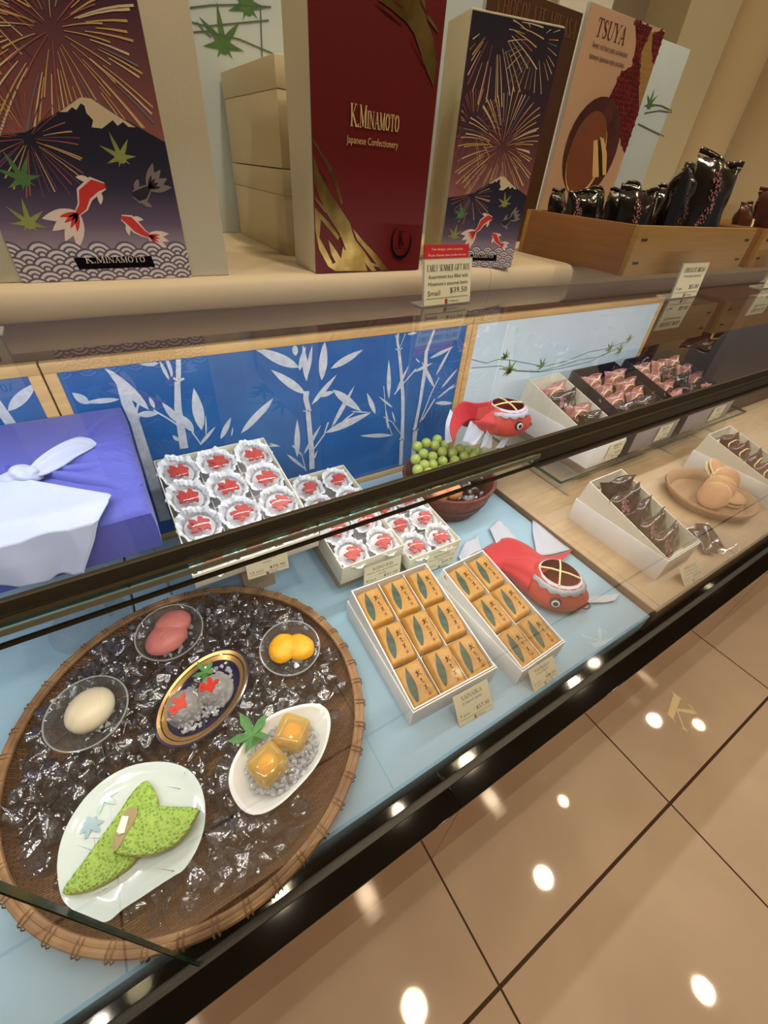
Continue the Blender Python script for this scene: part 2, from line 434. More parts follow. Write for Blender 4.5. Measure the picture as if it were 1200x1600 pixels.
pm('jelly_amber', S(238, 178, 60), 0.18, sss=.5, coat=.5)
pm('navy_glaze', S(16, 18, 52), 0.12, coat=.6); pm('plate_gold', S(206, 160, 92), 0.3, metal=.8)
pm('porcelain', S(204, 214, 208), 0.12, coat=.6)
pm('porcelain_white', S(218, 218, 212), 0.15, coat=.6)
pm('plate_ink', S(142, 168, 176), 0.2, coat=.5); pm('plate_ink_green', S(160, 186, 164), 0.2, coat=.5)
pm('sponge_crust', S(178, 158, 50), 0.7, var=.2, vscale=60)
pm('filling', S(150, 132, 86), 0.5); pm('filling_white', S(222, 222, 204), 0.4)
pm('green_leaf', S(64, 128, 52), 0.5, col2=S(44, 104, 42), vscale=60, bump=.2)
pm('koi_cloth', S(196, 40, 48), 0.7, col2=S(192, 30, 42), vscale=20, bump=.2, bscale=60, sheen=.2)
pm('koi_head', S(200, 72, 54), 0.6, col2=S(184, 54, 44), vscale=14, bump=.2, bscale=60)
pm('koi_paper', S(186, 190, 200), 0.6, bump=.2, bscale=60)
pm('koi_inside', S(150, 26, 30), 0.7)
pm('eye_dark', S(48, 34, 32), 0.4)
pm('dorayaki', S(196, 152, 104), 0.6, col2=S(172, 122, 76), vscale=12); pm('dorayaki_edge', S(232, 208, 150), 0.6)
pm('bean_paste', S(50, 26, 20), 0.5)
pm('wood_dish', S(166, 130, 92), 0.5, var=.15, vscale=10, vstretch=(1, 6, 1))
pm('choc_cake', S(96, 70, 54), 0.5, var=.2, vscale=60, bump=.3)
pm('wall_beige', S(206, 186, 150), 0.7, var=.05, vscale=3)
pm('wall_grey', S(198, 188, 158), 0.7, var=.04, vscale=3)
pm('ceiling_paint', S(214, 200, 176), 0.8)
pm('riser', S(168, 148, 116), 0.5, var=.05)
pm('granite', S(14, 10, 8), 0.06, spec=.5, var=.3)
pm('kick_steel', S(178, 136, 108), 0.10, metal=.85, var=.05)
pm('lamp_on', (1.0, 0.80, 0.46, 1), emit=DOWN_E)
pm('lamp_trim', S(220, 210, 190), 0.4)
pm('tsuya_bg', S(206, 168, 138), 0.5, col2=S(196, 158, 130), vscale=6)
pm('tsuya_bean', S(104, 26, 30), 0.35, col2=S(78, 16, 24), vscale=60)
pm('tsuya_ink', S(84, 34, 32), 0.5)
pm('mikasa_brown', S(86, 54, 34), 0.4, var=.2, vscale=4)
pm('choc_ink', S(120, 82, 50), 0.5)
pm('pancake_top', S(134, 74, 46), 0.5, var=.1)
pm('pancake_side', S(226, 190, 120), 0.6)
clearmat('pane', (0.97, 0.985, 0.975, 1), rough=0.0)
clearmat('pane_edge', (0.25, 0.42, 0.36, 1), rough=0.05, diff=S(90, 120, 104), diffw=.35)
clearmat('acrylic', (0.96, 0.97, 0.97, 1), rough=0.02, diff=(.9, .9, .9, 1), diffw=.05)
clearmat('acrylic_edge', (0.8, 0.85, 0.85, 1), rough=0.05, diff=(.9, .9, .9, 1), diffw=.4)
clearmat('dome', (0.96, 0.96, 0.96, 1), rough=0.04, diff=S(232, 234, 234), diffw=.09)
clearmat('wrap', (1, 1, 1, 1), rough=0.1, diff=S(244, 246, 250), diffw=.75, bump=.8, bscale=70)
clearmat('jelly_clear', (0.96, 0.88, 0.66, 1), rough=0.03, diff=S(238, 200, 110), diffw=.45)
clearmat('bowl_glass', (0.97, 0.98, 0.98, 1), rough=0.01, grow=1.1, diff=(.9, .92, .92, 1), diffw=.05)
clearmat('jelly_body', (0.9, 0.9, 0.9, 1), rough=0.04, diff=S(228, 224, 220), diffw=.34)
# ice: part clear, part refracting
def icemat(name, mixc, tint, milk=.02):
    m, nt, p = nodes(name); L = nt.links; nt.nodes.remove(p)
    out = nt.nodes['Material Output']
    gl = nt.nodes.new('ShaderNodeBsdfGlass'); gl.inputs['IOR'].default_value = 1.42; gl.inputs['Roughness'].default_value = .0
    gl.inputs['Color'].default_value = tint
    tr = nt.nodes.new('ShaderNodeBsdfTransparent'); tr.inputs[0].default_value = tint
    mx = nt.nodes.new('ShaderNodeMixShader'); mx.inputs[0].default_value = mixc
    L.new(gl.outputs[0], mx.inputs[1]); L.new(tr.outputs[0], mx.inputs[2])
    gy = nt.nodes.new('ShaderNodeBsdfGlossy'); gy.inputs['Roughness'].default_value = .03
    m3 = nt.nodes.new('ShaderNodeMixShader'); m3.inputs[0].default_value = .3
    L.new(mx.outputs[0], m3.inputs[1]); L.new(gy.outputs[0], m3.inputs[2])
    tc = nt.nodes.new('ShaderNodeTexCoord'); n = nt.nodes.new('ShaderNodeTexNoise'); n.inputs['Scale'].default_value = 75; n.inputs['Detail'].default_value = 3
    bp = nt.nodes.new('ShaderNodeBump'); bp.inputs['Strength'].default_value = .9; bp.inputs['Distance'].default_value = .006
    L.new(tc.outputs['Object'], n.inputs['Vector']); L.new(n.outputs['Fac'], bp.inputs['Height'])
    L.new(bp.outputs[0], gl.inputs['Normal']); L.new(bp.outputs[0], gy.inputs['Normal'])
    df = nt.nodes.new('ShaderNodeBsdfTranslucent'); df.inputs[0].default_value = (.9, .92, .95, 1)
    dd = nt.nodes.new('ShaderNodeBsdfDiffuse'); dd.inputs[0].default_value = (.9, .92, .95, 1)
    m4 = nt.nodes.new('ShaderNodeMixShader'); m4.inputs[0].default_value = .5; L.new(df.outputs[0], m4.inputs[1]); L.new(dd.outputs[0], m4.inputs[2])
    m5 = nt.nodes.new('ShaderNodeMixShader'); m5.inputs[0].default_value = milk
    L.new(m3.outputs[0], m5.inputs[1]); L.new(m4.outputs[0], m5.inputs[2])
    L.new(m5.outputs[0], out.inputs['Surface']); MATS[name] = m
icemat('ice', .10, (.97, .97, .97, 1))
icemat('ice_small', .3, (.98, .98, .97, 1), .5)
# sponge cake with pores
def sponge():
    m, nt, p = nodes('sponge'); L = nt.links
    tc = nt.nodes.new('ShaderNodeTexCoord'); v = nt.nodes.new('ShaderNodeTexVoronoi'); v.inputs['Scale'].default_value = 260
    n = nt.nodes.new('ShaderNodeTexNoise'); n.inputs['Scale'].default_value = 120
    r = nt.nodes.new('ShaderNodeValToRGB')
    r.color_ramp.elements[0].position = .18; r.color_ramp.elements[0].color = S(104, 138, 34)
    r.color_ramp.elements[1].position = .42; r.color_ramp.elements[1].color = S(158, 190, 82)
    L.new(tc.outputs['Object'], v.inputs['Vector']); L.new(tc.outputs['Object'], n.inputs['Vector'])
    L.new(v.outputs['Distance'], r.inputs[0]); L.new(r.outputs[0], p.inputs['Base Color'])
    bp = nt.nodes.new('ShaderNodeBump'); bp.inputs['Strength'].default_value = 1; bp.inputs['Distance'].default_value = .003
    L.new(v.outputs['Distance'], bp.inputs['Height']); L.new(bp.outputs[0], p.inputs['Normal'])
    p.inputs['Roughness'].default_value = .8; MATS['sponge'] = m
sponge()
# woven bamboo
def weave():
    m, nt, p = nodes('weave'); L = nt.links
    tc = nt.nodes.new('ShaderNodeTexCoord'); b = nt.nodes.new('ShaderNodeTexBrick')
    b.inputs['Scale'].default_value = 60; b.inputs['Color1'].default_value = S(132, 94, 58); b.inputs['Color2'].default_value = S(104, 70, 42)
    b.inputs['Mortar'].default_value = S(52, 32, 20); b.inputs['Mortar Size'].default_value = .03; b.inputs['Brick Width'].default_value = .7; b.inputs['Row Height'].default_value = .2
    L.new(tc.outputs['Object'], b.inputs['Vector']); L.new(b.outputs['Color'], p.inputs['Base Color'])
    bp = nt.nodes.new('ShaderNodeBump'); bp.inputs['Strength'].default_value = .6; bp.inputs['Distance'].default_value = .002; bp.invert = True
    L.new(b.outputs['Fac'], bp.inputs['Height']); L.new(bp.outputs[0], p.inputs['Normal'])
    p.inputs['Roughness'].default_value = .55; MATS['weave'] = m
weave()
# printed night sky and water under the mountain: ramps along the printed sheet's height (object z)
def ramp_mat(name, stops, z0, z1):
    m, nt, p = nodes(name); L = nt.links
    tc = nt.nodes.new('ShaderNodeTexCoord'); sp = nt.nodes.new('ShaderNodeSeparateXYZ'); mr = nt.nodes.new('ShaderNodeMapRange')
    mr.inputs['From Min'].default_value = z0; mr.inputs['From Max'].default_value = z1
    r = nt.nodes.new('ShaderNodeValToRGB'); e = r.color_ramp.elements
    while len(e) < len(stops): e.new(.5)
    for k, (pos, c) in enumerate(stops): e[k].position = pos; e[k].color = c
    L.new(tc.outputs['Object'], sp.inputs[0]); L.new(sp.outputs['Z'], mr.inputs[0]); L.new(mr.outputs[0], r.inputs[0])
    L.new(r.outputs[0], p.inputs['Base Color']); p.inputs['Roughness'].default_value = .5
    MATS[name] = m
# floor: large polished stone tiles with dark joints
def floor_mat():
    m, nt, p = nodes('floor_stone'); L = nt.links
    tc = nt.nodes.new('ShaderNodeTexCoord'); sp = nt.nodes.new('ShaderNodeSeparateXYZ'); L.new(tc.outputs['Object'], sp.inputs[0])
    def joint(out, off, w):
        a = nt.nodes.new('ShaderNodeMath'); a.operation = 'SUBTRACT'; a.inputs[1].default_value = off; L.new(out, a.inputs[0])
        b = nt.nodes.new('ShaderNodeMath'); b.operation = 'PINGPONG'; b.inputs[1].default_value = .2985; L.new(a.outputs[0], b.inputs[0])
        c = nt.nodes.new('ShaderNodeMath'); c.operation = 'LESS_THAN'; c.inputs[1].default_value = w; L.new(b.outputs[0], c.inputs[0])
        return c.outputs[0]
    jx = joint(sp.outputs['X'], .282, .0022); jy = joint(sp.outputs['Y'], -.127, .0034)
    mxm = nt.nodes.new('ShaderNodeMath'); mxm.operation = 'MAXIMUM'; L.new(jx, mxm.inputs[0]); L.new(jy, mxm.inputs[1])
    n1 = nt.nodes.new('ShaderNodeTexNoise'); n1.inputs['Scale'].default_value = 2.2; n1.inputs['Detail'].default_value = 8; n1.inputs['Distortion'].default_value = .8
    L.new(tc.outputs['Object'], n1.inputs['Vector'])
    r = nt.nodes.new('ShaderNodeValToRGB'); r.color_ramp.elements[0].position = .3; r.color_ramp.elements[0].color = S(178, 150, 124)
    r.color_ramp.elements[1].position = .72; r.color_ramp.elements[1].color = S(194, 168, 140)
    L.new(n1.outputs['Fac'], r.inputs[0])
    mx = nt.nodes.new('ShaderNodeMix'); mx.data_type = 'RGBA'; L.new(mxm.outputs[0], mx.inputs['Factor']); L.new(r.outputs[0], mx.inputs['A']); mx.inputs['B'].default_value = S(70, 50, 36)
    L.new(mx.outputs['Result'], p.inputs['Base Color']); p.inputs['Roughness'].default_value = .035; p.inputs['Specular IOR Level'].default_value = .5
    MATS['floor_stone'] = m
floor_mat()
# ================================================================ the setting
X0, X1 = -1.1, 3.4
ZP = 0.4246      # top of the cloth platform in the case
ZW = 0.44        # top of the wooden platform
ZG = 1.0775        # top of the glass
ZS = 1.105       # top of the shelf board
struct(MB().box(-5, 6, -5, 4, -.05, 0, 'floor_stone').build('floor'))
struct(MB().box(-5, 6, -5, 4, 2.72, 2.77, 'ceiling_paint').build('ceiling'))
struct(MB().box(-5, 6, 3.2, 3.3, 0, 2.72, 'wall_grey').build('wall_back'))
# curved wall at the right behind the counter: grey return, round lit column, smooth wall beyond
def wallright():
    mb = MB()
    mb.box(1.49, 1.715, 1.0, 1.12, 1.02, 2.72, 'wall_grey')
    return mb
struct(wallright().build('wall_right'))
mb = MB()
mb.lathe([(.17, 1.02), (.17, 2.72)], 'wall_beige', n=48, M=Matrix.Translation((1.95, 1.18, 0)))
mb.lathe([(.30, 1.02), (.30, 2.72)], 'wall_beige', n=64, M=Matrix.Translation((2.52, 1.35, 0)))
struct(mb.build('wall_columns'))
area('cove_light', (1.75, 1.30, 1.9), (0, math.radians(-90), math.radians(35)), 1.3, .03, 16.0, (1.0, .74, .52))
area('cove_light_top', (1.25, 1.10, 2.2), (math.radians(-150), 0, 0), 1.2, .05, 5.0, (1.0, .78, .5))
# counter body: kick plate, granite ledge, case floor
mb = MB(); mb.box(X0, X1, .0964, .11, 0, .3600, 'kick_steel'); 
for xj in (.2805, 1.51): mb.box(xj - .0006, xj + .0006, .0962, .0966, 0, .36, 'black')
struct(mb.build('trim_1'))
mb = MB(); mb.box(X0, .279, .0955, .960, .3605, .3675, 'granite', .0012); mb.box(.2815, X1, .0955, .960, .3605, .3675, 'granite', .0012)
struct(mb.build('trim_2'))
struct(MB().box(X0, X1, .11, .98, 0.0, .3605, 'black').build('wall_base'))
struct(MB().box(X0, X1, .131, .144, .3675, .373, 'rail', .001).build('trim_3'))
struct(MB().box(X0, X1, .955, .98, .3605, 1.06, 'brown_dark').build('wall_case_rear'))
# the two platforms in the case
mb = MB(); mb.box(X0, -.1275, .160, .945, .3675, ZP, 'cloth_blue', .002); mb.box(-.1225, .905, .160, .945, .3675, ZP, 'cloth_blue', .002)
struct(mb.build('floor_case_cloth'))
mb = MB(); mb.box(.912, 1.93, .156, .945, .3675, ZW, 'platform_wood', .0015); mb.box(.908, .912, .156, .945, .3675, ZW + .001, 'platform_edge')
mb.box(1.935, X1, .156, .66, .3675, ZW, 'platform_wood', .0015)
struct(mb.build('floor_case_wood'))
struct(MB().box(1.932, X1, .66, .69, .3675, .95, 'brown_dark').build('wall_case_partition'))
# glass: front panes with a butt joint, top pane, rail
def pane(x0, x1, name, top=False):
    mb = MB()
    if top:
        mb.add([(x0, .136, ZG), (x1, .136, ZG), (x1, .62, ZG), (x0, .62, ZG)], [[0, 1, 2, 3]], 'pane')
        mb.add([(x0, .1345, 1.0715), (x1, .1345, 1.0715), (x1, .1345, 1.0785), (x0, .1345, 1.0785)], [[0, 1, 2, 3]], 'pane_edge')
        mb.add([(x0, .1345, 1.0715), (x1, .1345, 1.0715), (x1, .1425, 1.0715), (x0, .1425, 1.0715)], [[0, 1, 2, 3]], 'pane_edge')
    else:
        mb.add([(x0, .137, .372), (x1, .137, .372), (x1, .137, 1.0712), (x0, .137, 1.0712)], [[0, 1, 2, 3]], 'pane')
    return struct(mb.build(name))
pane(X0, X1, 'window_1', True)
pane(X0, -.1375, 'window_2'); pane(-.1365, X1, 'window_3')
mb = MB(); mb.box(-.1378, -.1362, .1345, .1395, .372, 1.07, 'pane_edge'); mb.box(-.1374, -.1366, .1345, .140, .372, 1.07, 'rail'); struct(mb.build('trim_4'))
mb = MB()
mb.box(X0, X1, .1312, .1338, 1.0792, 1.0852, 'rail', .0005)
mb.box(X0, X1, .1308, .1318, 1.0770, 1.0787, 'rail_edge')
mb.box(X0, X1, .1360, .1372, 1.0600, 1.0620, 'rail')
mb.box(X0, .215, .1395, .1402, 1.0625, 1.0655, 'lamp_trim')
struct(mb.build('trim_5'))
mb = MB(); mb.box(.215, X1, .139, .144, 1.054, 1.0712, 'black', .001)
struct(mb.build('trim_6'))
# shelf board wrapped in cloth with a rolled front edge
mb = MB()
prof = [(.98, 1.0779), (.4785, 1.0779), (.4778, 1.079), (.4775, 1.090), (.479, 1.0985), (.485, 1.104), (.494, ZS), (.98, ZS)]
def shelf_rings(xs):
    rr = []
    for x in xs:
        w = .0006 * noise.noise(Vector((x * 6, 0, 0)))
        rr.append([(x, y + (w if y < .49 else 0), z) for y, z in prof])
    return rr
n = 60
for a, b in ((X0, .475), (.4755, X1)):
    mb.loft(shelf_rings([a + (b - a) * k / n for k in range(n + 1)]), 'shelf_cloth', True, True, True)
struct(mb.build('wall_shelf', angle=.9))
# logo letter of projected light, painted onto the floor as a flat decal
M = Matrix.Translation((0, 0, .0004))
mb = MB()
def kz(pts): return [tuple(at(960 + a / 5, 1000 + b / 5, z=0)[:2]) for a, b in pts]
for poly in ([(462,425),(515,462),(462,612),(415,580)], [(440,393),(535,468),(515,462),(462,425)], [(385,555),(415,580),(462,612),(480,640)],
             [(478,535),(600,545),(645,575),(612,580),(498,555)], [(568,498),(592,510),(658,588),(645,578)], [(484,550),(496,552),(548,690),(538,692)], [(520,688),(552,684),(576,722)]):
    fan(mb, kz(poly), 'gold_ink', M, 0)  # gold_ink stands in for the projected light here
struct(mb.build('painted_light_letter'))
# ceiling downlights
l0 = None
for k, (x, y, r, where) in enumerate([(1.57, -.19, .065, 'over the aisle, reflected mid-floor'), (.41, -.20, .075, 'nearest over the aisle, reflected largest at the bottom edge'),
        (2.09, .06, .04, 'small one before the counter, third along from the left'), (2.04, -1.11, .06, 'farthest out over the aisle at the right'),
        (3.4, .06, .06, 'last but one along the counter'), (3.76, -.19, .05, 'last along the counter, at the far right'),
        (-.52, .43, .07, 'farthest left, above the glass case'), (.46, .42, .06, 'above the case over the middle gift box'), (.32, .44, .025, 'tiny one beside the lamp above the case')]):
    t = thing('ceiling_downlight', 'round warm ceiling downlight, ' + where, 'ceiling light', (x, y, 2.72), group='ceiling downlights')
    MB().lathe([(r * 1.25, -.006), (r * 1.25, -.001), (r, -.001), (r, -.006), (r * 1.25, -.006)], 'lamp_trim', 32).build('trim_ring', t)
    MB().lathe([(0.0005, -.003), (r, -.003)], 'lamp_on', 32).build('lamp_lens', t)

# ================================================================ panels standing at the back of the case
def bamboo(mb, M, x0, z0, x1, z1):
    """pale bamboo printed on the blue sheet, traced in its own plane"""
    Y = .934
    def p5(a, b): q = at(400 + a / 3, 480 + b / 3, y=Y); return (q.x, q.z)
    def p4(a, b): q = at(a / 2.667, 480 + b / 2.667, y=Y); return (q.x, q.z)
    clampf = lambda p: (min(max(p[0], x0), x1), min(max(p[1], z0), z1))
    k5 = .00054
    lz = [0]
    def put(poly):
        lz[0] += .000012
        fan(mb, [clampf(q) for q in poly], 'print_pale', M, lz[0])
    for a, b, w in [((205,285),(0,195),46),((240,350),(222,175),26),((205,300),(234,185),24),((310,345),(325,155),42),((352,290),(505,200),34),((235,410),(72,295),38),
                    ((262,460),(380,318),26),((188,230),(182,170),26),((240,330),(266,180),20),((296,420),(372,396),24),((362,388),(496,490),42),((355,568),(465,368),26),
                    ((325,592),(542,495),44),((195,705),(195,528),30),((225,692),(307,553),20),((145,690),(238,765),16),((0,525),(82,430),28),((562,502),(522,403),26),
                    ((625,430),(625,248),25),((642,602),(488,605),24),((658,402),(720,270),18),((642,472),(578,420),12),((622,575),(610,478),15),((742,305),(832,262),18),
                    ((815,242),(932,184),20),((845,322),(922,180),18),((838,378),(778,255),22),((870,382),(948,288),18),((842,450),(930,452),24),((848,432),(942,355),14),((902,388),(942,368),10),
                    ((712,128),(758,120),14),((640,490),(655,545),10),((175,645),(215,700),8),((270,720),(290,672),10),((60,640),(118,655),8),((770,262),(750,240),8),((445,490),(540,495),7),((398,545),(470,490),10)]:
        put(leafpoly(p5(*a), p5(*b), w * k5))
    for a, b, w in [((622,430),(432,245),34),((755,488),(675,398),26),((808,522),(752,448),30),((842,515),(808,338),40),((832,578),(900,498),14),((920,552),(964,460),22),((1005,528),(1140,380),30),
                    ((662,235),(578,238),18),((706,305),(662,218),12),((372,405),(300,358),28),((500,385),(345,400),18),((570,450),(664,444),24),((645,422),(622,375),14),((1078,175),(1210,240),30),
                    ((720,285),(700,215),9),((745,560),(720,535),14),((965,540),(972,500),6),((860,540),(858,450),6),((655,790),(628,740),12),((1110,580),(1170,580),8)]:
        put(leafpoly(p4(*a), p4(*b), w * .00060))
    for pts, w in [([(238,395),(235,430),(248,485)],[30,26,24]),([(245,492),(255,600),(262,670),(264,760)],[24,26,28,30]),([(668,125),(664,160),(672,200)],14),([(672,205),(682,300),(690,410)],[16,18,22]),
                   ([(690,410),(690,510),(686,620)],[22,22,26]),([(684,628),(680,740)],24),([(838,105),(800,210),(795,295)],[14,20,26]),([(795,290),(772,440),(745,575)],[26,20,22]),([(748,582),(738,705)],32),
                   ([(770,540),(825,400),(860,330)],8),([(780,530),(840,430)],10),([(650,410),(700,350),(752,290)],8),([(690,610),(640,540),(600,515)],5),([(640,600),(612,520),(600,370)],4),
                   ([(655,195),(672,208),(688,190)],5),([(222,486),(246,494),(262,482)],6),([(672,618),(686,630),(698,620)],5),([(736,570),(748,584),(765,572)],6),([(262,680),(320,600),(340,540)],8),([(235,770),(215,690),(170,650)],5),
                   ([(655,130),(672,200),(702,125)],6)]:
        put(strokepoly([p5(*q) for q in pts], [x * k5 for x in w] if isinstance(w, list) else w * k5))
    for pts, w in [([(512,320),(530,400),(562,470)],[36,34,36]),([(560,470),(600,600),(650,760),(690,890)],[30,34,38,42]),([(740,312),(742,420),(768,590)],[18,24,30]),([(742,210),(744,300)],16),([(722,296),(745,308),(768,298)],8),
                   ([(640,430),(700,465),(745,495)],6),([(560,470),(578,400)],8),([(692,215),(718,290)],6),([(800,520),(840,575)],5)]:
        put(strokepoly([p4(*q) for q in pts], [x * .00060 for x in w] if isinstance(w, list) else w * .00060))
def panel(x0, x1, sheet, art, label, rx=0.0):
    z0, z1 = ZP, .893; y = .94; fw = .020
    t = thing('framed_panel', label, 'panel', (x0, y, z0), group='framed print panels at the back of the case')
    T = Matrix.Translation((-x0, -y, -z0))
    mb = MB()
    mb.box(x0, x1, y - .006, y + .010, z1 - fw, z1, 'frame_wood', .0015, T); mb.box(x0, x1, y - .006, y + .010, z0, z0 + fw, 'frame_wood', .0015, T)
    mb.box(x0, x0 + fw, y - .006, y + .010, z0 + fw, z1 - fw, 'frame_wood', .0015, T); mb.box(x1 - fw, x1, y - .006, y + .010, z0 + fw, z1 - fw, 'frame_wood', .0015, T)
    mb.build('frame', t)
    mb = MB()
    a, b, c, d = x0 + fw, x1 - fw, z0 + fw, z1 - fw
    mb.box(a, b, y - .0030, y + .004, c, d, sheet, 0, T)
    art(mb, T @ frame_xz((0, y - .0034, 0)), a + .001, c + .001, b - .001, d - .001)
    mb.build('printed_sheet', t)
def vines(mb, M, x0, z0, x1, z1):
    Y = .9366
    def p6(a, b): q = at(780 + a / 2.857, 480 + b / 2.857, y=Y); return (q.x, q.z)
    def p5(a, b): q = at(400 + a / 3, 480 + b / 3, y=Y); return (q.x, q.z)
    for j, (pre, pts) in enumerate([([(1010,245),(1080,262)], [(0,232),(60,238),(110,248),(200,264),(300,240),(400,200),(480,185),(560,155),(660,125)]),
                  ([(1010,285),(1080,280)], [(0,262),(80,282),(180,287),(260,266),(360,235),(440,222),(520,190),(640,182)]),
                  ([], [(0,275),(90,286),(180,290),(300,268),(400,245),(470,212),(560,160),(600,132)])]):
        P_ = [p5(*q) for q in pre] + [p6(*q) for q in pts]
        P_ = [q for q in P_ if x0 < q[0] < x1]
        fan(mb, strokepoly(P_, .0022), 'vine', M, .00004 * (j + 1))
    for k, (a, b, r) in enumerate([(28,222,16),(45,285,27),(190,262,22),(495,185,22),(540,192,22),(582,142,17)]):
        fan(mb, maplepoly(p6(a, b), r * .00165, .3 * k), 'leaf_print', M, .0003)
    for k, (a, b, r) in enumerate([(1165,236,18),(1188,300,24)]):
        fan(mb, maplepoly(p5(a, b), r * .00125, .5 + .3 * k), 'leaf_print', M, .0003)
def plainart(mb, M, x0, z0, x1, z1):
    for k in range(7):
        x = x1 - .05 - .11 * k
        fan(mb, strokepoly([(x, z0 + .02), (x + .01, (z0 + z1) / 2), (x - .012, z1 - .02)], .016), 'print_pale', M, .00005 + .00001 * k)
        for j in range(4):
            zz = z0 + .1 + j * .09
            fan(mb, leafpoly((x, zz), (x + (.06 if j % 2 else -.06), zz + .045), .018), 'print_pale', M, .0002 + .00001 * (j + 4 * k))
panel(-.1215, .8965, 'print_blue', bamboo, 'blue panel printed with pale bamboo in a light wood frame')
panel(.8985, 1.880, 'print_ice', vines, 'pale blue panel printed with trailing maple vines in a light wood frame')
panel(-1.10, -.1245, 'print_blue', plainart, 'edge of another blue framed panel at the far left of the case')

# ================================================================ gift boxes on the shelf
def rp(name, stops, z0, z1): ramp_mat(name, stops, z0, z1)
U = .135
def b1(a, b):
    q = at(a / 2.667, b / 2.667, y=.4916); return ((q.x + .0493) / U, (q.z - ZS) / U)
def b3(a, b):
    r = ray(400 + a / 2.667, b / 2.667); c, s = math.cos(math.radians(-14.8)), math.sin(math.radians(-14.8))
    k = (.4012 * -s + .506 * c) / (r.x * -s + r.y * c); q = r * k; return (((q.x - .4012) * c + (q.y - .506) * s) / .1093, (q.z + CAMZ - ZS) / .1093)
def firework(mb, M, c, r, rnd, cols, z, rays=34, inner=.25, droop=.12, w=.012, clip=None):
    for k in range(rays):
        a = 2 * PI * k / rays + rnd.uniform(-.06, .06)
        r1 = r * rnd.uniform(.78, 1.0); r0 = r * rnd.uniform(inner, inner + .25)
        pts = []
        for i in range(5):
            rr = r0 + (r1 - r0) * i / 4
            pts.append((c[0] + rr * math.cos(a), c[1] + rr * math.sin(a) - droop * r * (rr / r) ** 2.4))
        if clip and not all(clip[0] < p[0] < clip[1] and p[1] < clip[2] for p in pts):
            pts = [p for p in pts if clip[0] < p[0] < clip[1] and p[1] < clip[2]]
            if len(pts) < 2: continue
        fan(mb, strokepoly(pts, [w * .18 + w * .34 * i / (len(pts) - 1) for i in range(len(pts))]), rnd.choice(cols), M, z + k * .00003)
def goldfish(mb, M, pts, w, cols, z, tail):
    body, belly = cols
    fan(mb, strokepoly(pts, [w * .45, w * 1.15, w * 1.1, w * .7, w * .35]), belly, M, z)
    fan(mb, strokepoly(pts, [w * .3, w * .8, w * .8, w * .5, w * .25]), body, M, z + .002)
    e = Vector(pts[-1]); d = (e - Vector(pts[-2])).normalized(); nn = Vector((-d.y, d.x))
    for s_, l in ((-1.0, .9), (-.35, 1), (.35, 1), (1.0, .9)):
        fan(mb, leafpoly(e - d * w * .3, e + d * tail * l + nn * s_ * tail * .6, tail * .36), belly, M, z + .0004 + .0002 * s_)
        fan(mb, leafpoly(e - d * w * .2, e + d * tail * l * .5 + nn * s_ * tail * .3, tail * .14), body, M, z + .0024)
    h = Vector(pts[1]); dd = (Vector(pts[2]) - h).normalized(); hn = Vector((-dd.y, dd.x))
    for s_ in (-1, 1):
        fan(mb, leafpoly(h + hn * s_ * w * .4, h + hn * s_ * w * 1.05 + dd * w * .7, w * .4), belly, M, z + .003)
